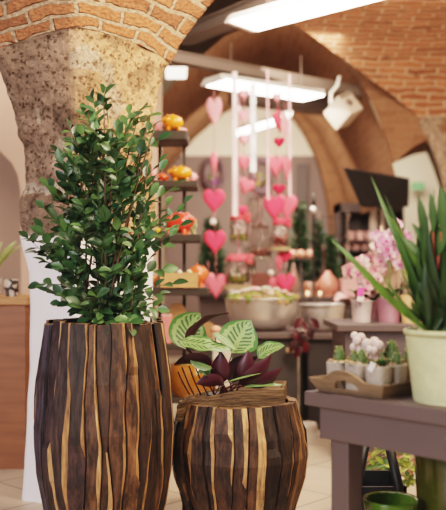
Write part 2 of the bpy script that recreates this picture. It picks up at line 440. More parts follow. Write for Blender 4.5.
def left_pillar():
    Lx = [(-80, -62), (-40, -44), (0, -27), (20, -18), (40, -10), (60, -4), (80, 2), (100, 9), (115, 14), (150, 23), (188, 26), (196, 21), (236, 20), (250, 23), (271, 29), (310, 30.5), (377, 29), (454, 25), (560, 18)]
    Rx = [(-80, 330), (-40, 262), (0, 215), (20, 198), (40, 184), (60, 172), (80, 163), (100, 156), (115, 152.5), (150, 151), (190, 152), (196, 154), (236, 155), (255, 153), (310, 152), (560, 158)]
    dL = [(-80, 3.4), (60, 3.62), (150, 3.78), (560, 3.76)]
    dC = [(-80, 3.35), (60, 3.55), (150, 3.64), (560, 3.64)]
    dR = [(-80, 4.15), (60, 3.9), (150, 3.84), (560, 3.84)]
    NL, NR, NB = 14, 26, 6
    def ring(yf, bulge=0.0):
        out = []
        for i in range(NL):
            t = i / NL; y = yf(-1 + t)
            out.append((P(interp(Lx, y), y, interp(dL, y)).lerp(P(75, y, interp(dC, y)), t), -1 + t, y))
        for i in range(NR):
            t = i / NR; y = yf(t)
            p = P(75, y, interp(dC, y)).lerp(P(interp(Rx, y), y, interp(dR, y)), t)
            out.append((p, t, y))
        y = yf(1.0); r = P(interp(Rx, y), y, interp(dR, y)); yl = yf(-1.0); l = P(interp(Lx, yl), yl, interp(dL, yl))
        bk = Vector(((l.x + r.x) / 2 + .12, 4.3, (l.z + r.z) / 2)); bl = Vector((l.x + .02, 4.22, l.z))
        for i in range(NB): out.append((r.lerp(bk, i / NB), 1.0, y))
        for i in range(3): out.append((bk.lerp(bl, i / 3), None, y))
        for i in range(3): out.append((bl.lerp(l, i / 3), None, yl))
        return out
    def g(u): return 24 * abs(u) ** 1.3 if u < 0 else 36 * u ** 1.25
    def make(name, yrows, mats, amp, scale, colf=None, uv=False, cap=False, uniform=None):
        m = MB(); prev = None; pu = None
        for k, yf in enumerate(yrows):
            R = ring(yf); ids = []; us = []
            for (p, u, y) in R:
                n = noise.noise(p * scale) * amp + noise.noise(p * scale * 3.1) * amp * .5
                c = Vector((P(85, y, 3.95).x, 3.98, p.z)); d = (p - c); d.z = 0
                if d.length > 0: d.normalize()
                ids.append(m.vert(p + d * n)); us.append((u if u is not None else 1.3, y))
            if prev:
                nn = len(ids)
                for i in range(nn):
                    j = (i + 1) % nn; uvv = None
                    if uv:
                        def U(q, kk, wrap=False):
                            u, y = q
                            if wrap: u = 1.4
                            x = u * .36 * (1 if u < 0 else 1.35)
                            return (x, kk * uv)
                        uvv = [U(pu[i], k - 1), U(pu[j], k - 1, j == 0), U(us[j], k, j == 0), U(us[i], k)]
                    col = colf(R[i][1], R[i][2], m.v[ids[i]]) if colf else (1, 1, 1)
                    m.face([prev[i], prev[j], ids[j], ids[i]], col, 0, True, uvv)
            prev, pu = ids, us
        return struct(m.build(name, mats))
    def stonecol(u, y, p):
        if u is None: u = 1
        a, b = Vector((.40, .27, .20)), Vector((.76, .45, .24))  # shaded left face and lit right face, light put into the stone colour
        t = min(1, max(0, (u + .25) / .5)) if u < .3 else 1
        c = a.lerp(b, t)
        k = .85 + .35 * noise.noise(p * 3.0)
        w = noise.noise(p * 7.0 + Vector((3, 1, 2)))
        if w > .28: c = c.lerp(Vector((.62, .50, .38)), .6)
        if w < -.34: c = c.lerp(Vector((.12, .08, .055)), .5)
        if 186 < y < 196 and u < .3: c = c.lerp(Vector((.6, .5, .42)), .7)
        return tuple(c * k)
    rows = []
    nb = 30
    for k in range(nb + 1):                     # bricks, from the boundary upwards
        w = 27 - k * 3.6
        rows.append(lambda u, w=w: w + g(u))
    make('wall_pillar_brick', rows, BR_NEAR, .012, 9, uv=.0166)
    rows = []
    ns = 52
    for k in range(ns + 1):
        t = k / ns
        rows.append(lambda u, t=t: lerp(27 + g(u), 238, t))
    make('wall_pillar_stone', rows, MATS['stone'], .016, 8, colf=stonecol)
    rows = []
    for k in range(37):
        rows.append(lambda u, k=k: lerp(236, 505.0, k / 36))
    make('wall_pillar_plaster', rows, PLASTER, .004, 6)
left_pillar()

# brick vault web springing from the other pillar and leaning over the shop
A = [(430, 124, 7.25), (413, 112, 7.2), (395, 97, 7.1), (370, 79, 6.95), (340, 56, 6.7), (312, 36, 6.4), (286, 18, 6.1), (262, 2, 5.8), (230, -18, 5.5), (190, -40, 5.2), (140, -66, 4.9), (100, -90, 4.6)]
m = MB(); prev = None; v = 0; pl = None
fine = []
for (p0, p1) in zip(A, A[1:]):
    for k in range(4): fine.append(tuple(lerp(p0[i], p1[i], k / 4) for i in range(3)))
fine.append(A[-1])
for k, (x, y, d) in enumerate(fine):
    p = P(x, y, d); p.x += noise.noise(Vector((k * .9, 0, 0))) * .02
    if pl is not None: v += sqrt((p.y - pl.y) ** 2 + (p.z - pl.z) ** 2)
    pl = p.copy(); ids = []; us = []
    for i in range(25):
        x2 = lerp(p.x, 4.2, (i / 24) ** 1.0)
        q = Vector((x2, p.y - .03 * (x2 - p.x), p.z - .02 * (x2 - p.x))); q += Vector((0, 1, 1)) * noise.noise(q * 4) * .008
        ids.append(m.vert(q)); us.append((x2, v))
    if prev:
        for i in range(24):
            m.face([prev[i], prev[i + 1], ids[i + 1], ids[i]], (1, 1, 1), 0, True, [pu[i], pu[i + 1], us[i + 1], us[i]])
    prev, pu = ids, us
struct(m.build('ceiling_vault_web', BR_ARCH))
# the stone pillar under it
m = MB(); prev = None
ed = [(106, 409), (112, 412), (122, 417), (131, 421), (142, 429), (156, 435), (178, 442), (197, 446), (240, 449), (392, 452)]
for k in range(40):
    y = lerp(106, 393.6, (k / 39)); x = interp(ed, y); p = P(x, y, 7.22); ids = []
    for i in range(15):
        q = Vector((p.x + i / 14 * 1.1, 7.22 + .0 * i, p.z)); q.y += noise.noise(q * 7) * .03; q.x += noise.noise(q * 5) * .02
        ids.append(m.vert(q))
    q = Vector((p.x + 1.1, 7.9, p.z)); ids.append(m.vert(q)); q = Vector((p.x + .15, 7.9, p.z)); ids.append(m.vert(q))
    if prev:
        for i in range(17):
            j = (i + 1) % 17; pp = m.v[ids[i]]
            kk = .8 + .4 * noise.noise(pp * 3)
            m.face([prev[i], prev[j], ids[j], ids[i]], tuple(c * kk for c in (.50, .35, .24)))
    prev = ids
struct(m.build('wall_pillar_stone_right', MATS['stone']))

# barrel vault of the room behind
prof = [(96, 262), (128, 238), (150, 200), (168, 170), (194, 138), (224, 112), (257, 98), (290, 108), (316, 140), (335, 182), (345, 222)]
m = MB(); prev = None
for k in range(7):
    y = lerp(10.58, 7.2, k / 6); ids = []; us = []; u = 0; pp = None
    fp = []
    for (p0, p1) in zip(prof, prof[1:]):
        for t in range(3): fp.append((lerp(p0[0], p1[0], t / 3), lerp(p0[1], p1[1], t / 3)))
    fp.append(prof[-1])
    for (x, yy) in fp:
        q = P(x, yy, 10.5); q.y = y
        if pp is not None: u += (Vector((q.x, q.z)) - Vector((pp.x, pp.z))).length
        pp = q; ids.append(m.vert(q)); us.append((y, u))
    if prev:
        for i in range(len(ids) - 1):
            m.face([prev[i], prev[i + 1], ids[i + 1], ids[i]], (1, 1, 1), 0, True, [pu[i], pu[i + 1], us[i + 1], us[i]])
    prev, pu = ids, us
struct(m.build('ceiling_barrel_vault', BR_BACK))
m = MB(); prev = None
for (y, x0) in ((96, 262), (104, 285), (118, 297), (132, 306), (150, 315), (172, 322), (200, 328), (235, 332), (275, 334), (340, 335), (360, 335)):
    a, b = P(x0, y, 10.2), P(349, y, 10.2); c = a + Vector((.02, .4, 0)); ids = [m.vert(c), m.vert(a), m.vert(b)]; us = [(c.x + .5, c.z), (a.x, a.z), (b.x, b.z)]
    if prev:
        for i in range(2): m.face([prev[i], prev[i + 1], ids[i + 1], ids[i]], (1, 1, 1), 0, False, [pu[i], pu[i + 1], us[i + 1], us[i]])
    prev, pu = ids, us
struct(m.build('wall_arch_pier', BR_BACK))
# brick spandrel wall over the vault mouth and the side arch, with the arch soffit
low = [(268, 14), (272.6, 16), (296, 22), (320.7, 30.6), (340, 52), (358.6, 77), (373, 106), (386, 138.5), (392, 165), (400, 158), (414, 146), (432, 138), (452, 130), (490, 121), (640, 121)]
m = MB(); prev = None; pp = None
for k in range(len(low) - 1):
    for t in range(4):
        x, y = lerp(low[k][0], low[k + 1][0], t / 4), lerp(low[k][1], low[k + 1][1], t / 4)
        p = P(x, y, 7.22); q = Vector((p.x, 7.22, 3.7)); b = Vector((p.x, 8.7, p.z))
        ids = [m.vert(v) for v in (b, p, q)]; us = [(p.x, p.z - 1.5), (p.x, p.z), (q.x, q.z)]
        if prev:
            m.face([prev[1], ids[1], ids[2], prev[2]], (1, 1, 1), 0, False, [pu[1], us[1], us[2], pu[2]])
            if x > 392: m.face([prev[0], ids[0], ids[1], prev[1]], (1, 1, 1), 0, False, [pu[0], us[0], us[1], pu[1]])
        prev, pu = ids, us
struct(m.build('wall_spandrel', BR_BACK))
m = MB(); m.poly([(-5, -2.5, 3.75), (5, -2.5, 3.75), (5, 10.6, 3.75), (-5, 10.6, 3.75)]); struct(m.build('ceiling', CEILG))
# grey steel beams that carry the lamps
def beam(name, a, b, w, h, mat):
    a, b = Vector(a), Vector(b); d = b - a; L_ = Vector((d.x, d.y, 0)).length; ang = atan2(d.y, d.x)
    m = MB(); mid = (a + b) / 2
    m.box(mid, (L_, w, h), ang)
    m.box(mid + Vector((0, 0, h / 2)), (L_, w * 1.7, .012), ang); m.box(mid - Vector((0, 0, h / 2)), (L_, w * 1.7, .012), ang)
    return struct(m.build(name, mat))
a, b = PZ(166, 55.5, 2.62), PZ(408, 101.5, 2.62)
beam('trim_2', a, b, .05, .07, GREYMETAL)
a, b = PZ(182, 38, 2.86), PZ(272, 2, 2.86)
beam('trim_3', a, b, .10, .08, GREYMETAL)
a, b = PZ(232, 97, 2.75), PZ(352, 111, 2.75)
beam('trim_4', a, b, .14, .10, GREYMETAL)

# ================================================================== LAMPS OVERHEAD
def panel_lamp(loc_corners, length, label, h=.055, group=None, glow=LAMPW, capend=True):
    """near corner, far corner of the end face; the lamp runs on from there"""
    c0, c1, dr = loc_corners
    c0, c1, dr = Vector(c0), Vector(c1), Vector(dr).normalized()
    e0, e1 = c0 + dr * length, c1 + dr * length
    base = (c0 + c1 + e0 + e1) / 4 + Vector((0, 0, h))
    t = thing('ceiling_lamp', base, label, 'lamp', group)
    up = Vector((0, 0, h)); side = (c1 - c0)
    m = MB()
    ins = side * .12
    m.hexa([c0 + Vector((0, 0, .012)), c1 + Vector((0, 0, .012)), e1 + Vector((0, 0, .012)), e0 + Vector((0, 0, .012))],
           [c0 + up + ins, c1 + up - ins, e1 + up - ins, e0 + up + ins])
    hs = m.build('housing', HOUSING, t)
    m = MB(); s = side * .03; q = dr * .02
    m.hexa([c0 + s + q, c1 - s + q, e1 - s - q, e0 + s - q], [x + Vector((0, 0, .012)) for x in (c0 + s + q, c1 - s + q, e1 - s - q, e0 + s - q)])
    m.build('diffuser', glow, hs)
    for kk in (.15, .85):
        p = base + dr * length * (kk - .5)
        m = MB(); m.tube([p, p + Vector((0, 0, .28))], .006); m.build('hanger', GREYMETAL, t)
    m = MB()
    m.hexa([c0 - dr * .03, c1 - dr * .03, c1, c0], [c0 + up * .9 + ins - dr * .02, c1 + up * .9 - ins - dr * .02, c1 + up - ins, c0 + up + ins])
    m.build('end_cap', HOUSING, hs)
    return t
c0, c1 = PZ(228, 22, 2.52), PZ(256, 32, 2.52); far = PZ(383, 0, 2.52)
panel_lamp((c0, c1, far - c1), 1.9, 'large bright strip lamp hanging before the brick vault')
c0, c1 = PZ(204, 86.5, 2.478), PZ(225, 80, 2.478); far = PZ(304, 101.5, 2.478)
panel_lamp((c0, c1, far - c0), (far - c0).length, 'bright strip lamp with the pink hearts hanging before it')
c0, c1 = PZ(236, 136.5, 2.45), PZ(236.5, 131.5, 2.45); far = PZ(276, 124.5, 2.45)
panel_lamp((c0, c1, Vector((.5, -.9, 0))), 1.0, 'small distant strip lamp seen between the white ribbons', .05)
c0, c1 = PZ(165, 67, 2.6), PZ(187.5, 67, 2.6)
panel_lamp((c0, c1, PZ(165.5, 79, 2.6) - c0), .40, 'short strip lamp beside the rough stone pillar', .05, glow=plain('lamp_glow_dim', (1, 1, 1), .5, var=0, emit=((1, .86, .72), 2.2)))

def box_projector():
    c = P(343, 111, 7.0)
    t = thing('box_projector', c + Vector((0, 0, .25)), 'white tilted box projector bracketed under the grey beam', 'projector')
    R = Matrix.Rotation(radians(-28), 3, 'Y') @ Matrix.Rotation(radians(35), 3, 'Z') @ Matrix.Rotation(radians(-12), 3, 'X')
    m = MB(); m.box(c, (.17, .24, .19), rot=R); pb = bevel(m.build('body', plain('projector_white', (.62, .50, .40), .5), t), .012)
    m = MB(); m.lathe(c + R @ Vector((-.02, -.12, .0)), [(0, 0), (.03, 0), (.032, .012), (.0, .014)], 18, rot=R @ Matrix.Rotation(pi / 2, 3, 'X')); m.build('lens', GREYMETAL, pb)
    m = MB(); m.box(c + R @ Vector((0, -.122, .07)), (.13, .006, .02), rot=R); m.build('vent_slot', GREYMETAL, pb)
    m = MB(); a = c + Vector((-.10, 0, .02)); m.tube([a, a + Vector((.0, 0, .13)), a + Vector((.05, 0, .19)), a + Vector((.07, 0, .27))], .014, 8)
    m.tube([a + Vector((.02, 0, .0)), a + Vector((.16, 0, .04))], .012, 8); m.build('bracket', HOUSING, t)
box_projector()
def spot(px, py, d, label, big=1.0):
    c = P(px, py, d)
    t = thing('spotlight', c + Vector((0, 0, .1)), label, 'spotlight')
    m = MB(); m.lathe(c, [(.058 * big, 0), (.064 * big, .012), (.062 * big, .06), (.03 * big, .09), (0, .092)], 20, sx=1, sy=1); hs = m.build('housing', HOUSING if big == 1 else DARKMETAL, t)
    m = MB(); m.lathe(c, [(0, -.004), (.05 * big, -.004), (.058 * big, .004)], 20); m.build('bulb', LAMPW, hs)
    m = MB(); m.tube([c + Vector((0, 0, .09)), c + Vector((0, 0, .17))], .008); m.build('stem', GREYMETAL, t)
spot(399, 119, 7.6, 'small round white spotlight below the brick vault edge')
spot(435, 153, 8.2, 'dark capped spotlight beside the stone pillar, over the cream wall', 1.15)

# ================================================================== WOODEN PLANTERS
DARKS = [(.044, .024, .016), (.062, .032, .019), (.085, .041, .023), (.034, .021, .016), (.115, .054, .027), (.052, .029, .020), (.072, .034, .019), (.14, .064, .030)]
BLUES = [(.055, .034, .036), (.056, .044, .066), (.048, .028, .026), (.062, .032, .030)]
TANS = [(.40, .215, .09), (.47, .27, .125), (.33, .17, .07), (.27, .135, .055)]
def stave_planter(name, c, prof, n, seed, label, bluish=0.0, rimj=.012):
    """prof: (z, radius) list; irregular split-wood staves round a hollow core"""
    rnd = random.Random(seed)
    c = Vector(c)
    t = thing(name, c, label, 'planter', None)
    zs = []
    for (z0, _), (z1, _) in zip(prof, prof[1:]):
        k = max(2, int(abs(z1 - z0) / .028))
        zs += [lerp(z0, z1, i / k) for i in range(k)]
    zs.append(prof[-1][0]); zt = zs[-1]
    zk = [p[0] for p in prof]
    # widths
    ws = [rnd.uniform(.7, 1.35) for _ in range(n)]; tot = sum(ws)
    base = [0]
    for w_ in ws: base.append(base[-1] + w_ / tot * 2 * pi)
    def wob(i, z):
        return noise.noise(Vector((i * 7.31 + seed, z * 3.2, 0))) * .095 + noise.noise(Vector((i * 3.7 + seed, z * 11, 5))) * .022
    m = MB()
    for i in range(n):
        off = rnd.uniform(-.008, .011); zj = zt + rnd.uniform(-rimj, rimj * .5)
        kz = [rnd.uniform(-.05, .05) for _ in zk]            # each stave breaks at its own heights
        breaks = [(zk[j] + kz[j]) for j in range(1, len(zk) - 1) if rnd.random() < .38]
        dcol = rnd.choice(DARKS)
        a_mid = ((base[i] + base[i + 1]) / 2) % (2 * pi)
        if bluish and rnd.random() < bluish and 3.1 < a_mid < 5.0: dcol = rnd.choice(BLUES)
        tcol = rnd.choice(TANS)
        stripw = rnd.choice([.08, .14, .18, .24, .32, .42]); side = rnd.random() < .65
        allt = rnd.random() < .07
        rows = []
        segoff = off; cur = dcol; seglist = []
        zb = sorted(breaks)
        nseg = len(zb) + 1
        offs = [off + rnd.uniform(-.006, .006) for _ in range(nseg)]
        cols = [dcol if rnd.random() < .8 else rnd.choice(DARKS) for _ in range(nseg)]
        sw = [max(0, stripw + rnd.uniform(-.16, .16)) if rnd.random() < .8 else 0 for _ in range(nseg)]
        def seg(z):
            for q, b_ in enumerate(zb):
                if z < b_: return q
            return nseg - 1
        prev = None
        zl = [min(z, zj) for z in zs[:-1]] + [zj]
        for z in zl:
            q = seg(z)
            r = interp(prof, z) + offs[q] + noise.noise(Vector((i * 5.1, z * 9, 2))) * .004
            a0 = base[i] + wob(i, z); a1 = base[(i + 1)] + wob((i + 1) % n, z)
            s_ = min(.75, max(0.0, sw[q] + noise.noise(Vector((i * 2.3, z * 5, 9))) * .22))
            if s_ < .05: s_ = 0.0
            if allt: s_ = .5
            am = a1 - (a1 - a0) * s_ if side else a0 + (a1 - a0) * s_
            aa = [a0, a0 + .012, am, a1 - .012, a1]
            rr = [r - .010, r, r + .002, r, r - .010]
            ids = [m.vert(c + Vector((R_ * cos(a), R_ * sin(a), z))) for a, R_ in zip(aa, rr)]
            if prev:
                q2 = prev[1]
                cd = shade(cols[q2], 1 + .35 * noise.noise(Vector((i * 3, z * 6, 1))))
                for k in range(4):
                    tan_ = (k == 2 if side else k == 1) and s_ > 0
                    if k in (0, 3): cc = shade(cd, .45) if not ((k == 3) == side and s_ > 0) else shade(tcol, .5)
                    else: cc = tcol if tan_ else cd
                    if q2 != q and k in (1, 2): cc = shade(cc, .8)
                    m.face([prev[0][k], prev[0][k + 1], ids[k + 1], ids[k]], cc, 0, False)
            prev = (ids, q)
        # top end grain and inner face
        ring = prev[0]; a0 = base[i] + wob(i, zj); a1 = base[i + 1] + wob((i + 1) % n, zj); ri = interp(prof, zt) - .034
        inn = [m.vert(c + Vector((ri * cos(a), ri * sin(a), zj))) for a in (a0, (a0 + a1) / 2, a1)]
        low = [m.vert(c + Vector((ri * cos(a), ri * sin(a), zt - .09))) for a in (a0, (a0 + a1) / 2, a1)]
        tc = shade(rnd.choice(TANS), .55)
        m.face([ring[0], ring[1], ring[2], inn[1], inn[0]], tc, 0, False); m.face([ring[2], ring[3], ring[4], inn[2], inn[1]], tc, 0, False)
        for k in range(2): m.face([inn[k], inn[k + 1], low[k + 1], low[k]], shade(dcol, .6), 0, False)
    m.build('stave_body', WOODV, t)
    m = MB(); r0 = prof[0][1]
    m.lathe(c, [(0, .0), (r0 - .02, .0), (r0 - .015, .05), (0, .055)], 28); m.build('base_plate', BLACK, t)
    m = MB(); rs = interp(prof, zt) - .03
    m.lathe(c + Vector((0, 0, zt - .045)), [(0, .012), (rs * .5, .01), (rs, 0)], 26); m.build('soil', SOIL, t)
    return t
TC = (-.455, 3.2, 0)
def rp(px, d): return px / F * d
TP = [(.0, rp(48, 3.2)), (.10, rp(58, 3.2)), (.27, rp(66.5, 3.2)), (.44, rp(69, 3.2)), (.62, rp(66, 3.2)), (.835, rp(57.5, 3.2))]
stave_planter('wooden_planter', TC, TP, 29, 11, 'tall barrel-shaped planter of dark split-wood staves holding the leafy shrub', bluish=.75)
LC = (.068, 3.4, 0)
LP = [(.0, rp(50, 3.4)), (.09, rp(56, 3.4)), (.20, rp(64, 3.4)), (.29, rp(67, 3.4)), (.38, rp(65, 3.4)), (.503, rp(57, 3.4))]
stave_planter('wooden_planter', LC, LP, 28, 23, 'low squat planter of dark split-wood staves topped with a fibre box', rimj=.006)

# fibre-wrapped box on the low planter
def fibre_box():
    d0 = 3.26
    zb = .486
    lf, rf = P(177, 395, 3.30), P(283.5, 385, 3.33)
    t = thing('fibre_box', ((lf.x + rf.x) / 2, 3.42, zb), 'low square box of brown coarse fibre sunk in the low planter rim', 'box')
    m = MB(); rnd = random.Random(4)
    nx, ny = 40, 18
    dirx = Vector((rf.x - lf.x, .02, 0)); diry = Vector((.03, .26, 0)); o = Vector((lf.x, 3.28, 0))
    def H(u, v): return zb + .005 + .068 * min(1, .10 + 1.25 * u ** .8) + .004 * noise.noise(Vector((u * 3, v * 40, 0)))
    def col(u, z):
        k = .6 + .8 * (noise.noise(Vector((u * 1.5, z * 260, 1))) * .5 + .5)
        return shade((.135, .082, .045), k)
    # front wall built of many thin fibre rows
    nr = 14
    def wall(fp, name_c):
        prev = None
        for r in range(nr + 1):
            ids = []
            for i in range(nx + 1):
                u, v, p, hh = fp(i / nx)
                z = lerp(zb - .05, hh, r / nr)
                q = Vector((p.x, p.y, z)); q += Vector((0, -1, 0)) * (.003 * noise.noise(Vector((u * 4, z * 500, 3))))
                ids.append(m.vert(q))
            if prev:
                for i in range(nx): m.face([prev[i], prev[i + 1], ids[i + 1], ids[i]], col(i / nx + r * .03, r / nr * .1), 0, False)
            prev = ids
    wall(lambda s: (s, 0, o + dirx * s, H(s, 0)), 'f')
    wall(lambda s: (1, s, o + dirx + diry * s, H(1, s)), 'r')
    wall(lambda s: (1 - s, 1, o + dirx * (1 - s) + diry, H(1 - s, 1)), 'b')
    wall(lambda s: (0, 1 - s, o + diry * (1 - s), H(0, 1 - s)), 'l')
    m.build('wall', FIBRE, t)
    m = MB(); prev = None
    for j in range(ny + 1):
        v = j / ny; ids = [m.vert(o + dirx * (i / nx) + diry * v + Vector((0, 0, H(i / nx, v) - (.012 if .08 < v < .92 and .05 < i / nx < .97 else 0)))) for i in range(nx + 1)]
        if prev:
            for i in range(nx): m.face([prev[i], prev[i + 1], ids[i + 1], ids[i]], shade(col(i / nx, v * .4), .9 if 1 < j < ny else 1.7), 0, False)
        prev = ids
    m.build('top', FIBRE, t)
    return t
fibre_box()

# ================================================================== TALL SHRUB
def leaf(m, p, d, n, length, width, col, curl=.12, rows=5):
    d = Vector(d).normalized(); n = Vector(n); n = (n - d * n.dot(d))
    if n.length < 1e-3: n = d.orthogonal()
    n.normalize(); s = d.cross(n)
    prof = [(0, .10), (.18, .62), (.42, 1.0), (.68, .86), (.88, .46), (1, .04)]
    prev = None
    for (t, w) in prof:
        q = Vector(p) + d * length * t - n * (curl * length * t * t)
        hw = width * w / 2; up = n * hw * .35
        ids = [m.vert(q - s * hw + up), m.vert(q), m.vert(q + s * hw + up)]
        if prev:
            for k in range(2):
                m.face([prev[k], prev[k + 1], ids[k + 1], ids[k]], shade(col, 1.0 if k else .93))
        prev = ids
GREENS = [(.030, .072, .026), (.042, .094, .032), (.024, .060, .024), (.058, .122, .040), (.038, .086, .042), (.085, .165, .055)]
def shrub():
    rnd = random.Random(77)
    zs = .80
    c = Vector((TC[0], TC[1], zs))
    t = thing('leafy_shrub', c, 'tall bushy shrub with small glossy green leaves growing from the tall planter', 'plant')
    stems = []
    for i in range(13):
        a = rnd.uniform(0, 2 * pi); r = rnd.uniform(.02, .12)
        b = c + Vector((r * cos(a), r * sin(a) * .8, -.03))
        px = rnd.uniform(80, 152); top = {0: (104, 100), 1: (140, 110), 2: (88, 112), 3: (156, 124)}.get(i, (px, rnd.uniform(120, 200)))
        e = P(top[0], top[1], 3.2 + rnd.uniform(-.14, .14))
        mid = b.lerp(e, .5) + Vector((rnd.uniform(-.03, .03), rnd.uniform(-.05, .05), .0))
        mid.x = lerp(mid.x, b.x, .35)
        pts = bez(b, mid, e, 10); stems.append(pts)
        m = MB(); m.tube(pts, [lerp(.0065, .0022, k / 9) for k in range(10)], 6, (.085, .052, .03)); m.build('stem', VC, t)
    m = MB(); tw = MB()
    def spray(tip, start, nleaf, L0):
        ctrl = start.lerp(tip, .5) + Vector((0, 0, .025)) * (1 if tip.z < start.z + .1 else -.6)
        pts = bez(start, ctrl, tip, 9)
        tw.tube(pts, [lerp(.0024, .001, k / 8) for k in range(9)], 4, (.10, .12, .04), cap=False)
        for k in range(nleaf):
            f = .18 + .82 * (k + 1) / (nleaf + .001); f = min(f, 1)
            x = f * 8; i = min(7, int(x)); p = pts[i].lerp(pts[i + 1], x - i); tg = (pts[i + 1] - pts[i]).normalized()
            sd = tg.cross(Vector((0, -.5, .85))).normalized() * (1 if k % 2 else -1)
            if k == nleaf - 1: d = tg + sd * .15
            else: d = tg * rnd.uniform(.35, .9) + sd * rnd.uniform(.6, 1.0) + Vector((0, rnd.uniform(-.4, .3), rnd.uniform(-.15, .45)))
            nrm = Vector((rnd.uniform(-.5, .5), -rnd.uniform(.1, 1.0), rnd.uniform(.3, 1.0)))
            ln = L0 * rnd.uniform(.75, 1.15)
            depth = (p.y - 3.2) / .25
            cc = shade(rnd.choice(GREENS), rnd.uniform(.8, 1.2))
            leaf(m, p, d, nrm, ln, ln * rnd.uniform(.56, .68), cc, rnd.uniform(0, .25))
    tips = [(104, 93), (93, 99), (84, 112), (141, 110), (129, 114), (152, 116), (70, 128), (78, 140), (56, 152), (62, 163), (68, 146), (160, 162), (158, 140), (176, 186), (184, 203), (178, 212), (152, 128), (116, 130), (48, 186), (44, 208), (60, 198), (34, 241), (41, 230), (56, 220), (46, 262), (38, 253), (41, 285), (50, 292), (60, 303), (76, 311), (90, 317), (164, 246), (170, 236), (160, 222), (180, 226), (162, 270), (172, 284), (160, 294), (157, 308), (149, 317), (130, 319), (112, 319), (100, 313), (66, 182), (56, 245), (28, 238), (64, 270), (166, 205), (160, 170)]
    for (x, y) in tips:
        tip = P(x, y, 3.2 + rnd.uniform(-.16, .12))
        ax = lerp(104, x, .35)
        drop = rnd.uniform(30, 60) if y < 240 else rnd.uniform(5, 30)
        st = P(ax + rnd.uniform(-8, 8), min(314, y + drop * .8), lerp(3.2, tip.y, .4))
        if (st - tip).length > .26: st = tip + (st - tip).normalized() * .26
        spray(tip, st, rnd.choice([6, 7, 8]) if x < 158 else 5, .056)
    env = [(98, 98, 110), (115, 86, 144), (135, 78, 146), (160, 66, 146), (190, 64, 152), (215, 64, 150), (245, 62, 144), (275, 62, 144), (300, 66, 142), (316, 84, 138)]
    for k in range(128):
        y = 130 + 186 * ((k + rnd.random()) / 118)
        l = interp([(e[0], e[1]) for e in env], y); r = interp([(e[0], e[2]) for e in env], y)
        x = lerp(l, r, rnd.random()); tip = P(x, y, 3.2 + rnd.uniform(-.25, .2))
        st = P(lerp(x, 106, .4) + rnd.uniform(-10, 10), min(318, y + rnd.uniform(18, 45)), lerp(3.2, tip.y, .4))
        spray(tip, st, rnd.choice([7, 8]), .056)
    tw.build('twigs', VC, t); m.build('foliage', LEAFV, t)
    return t
shrub()

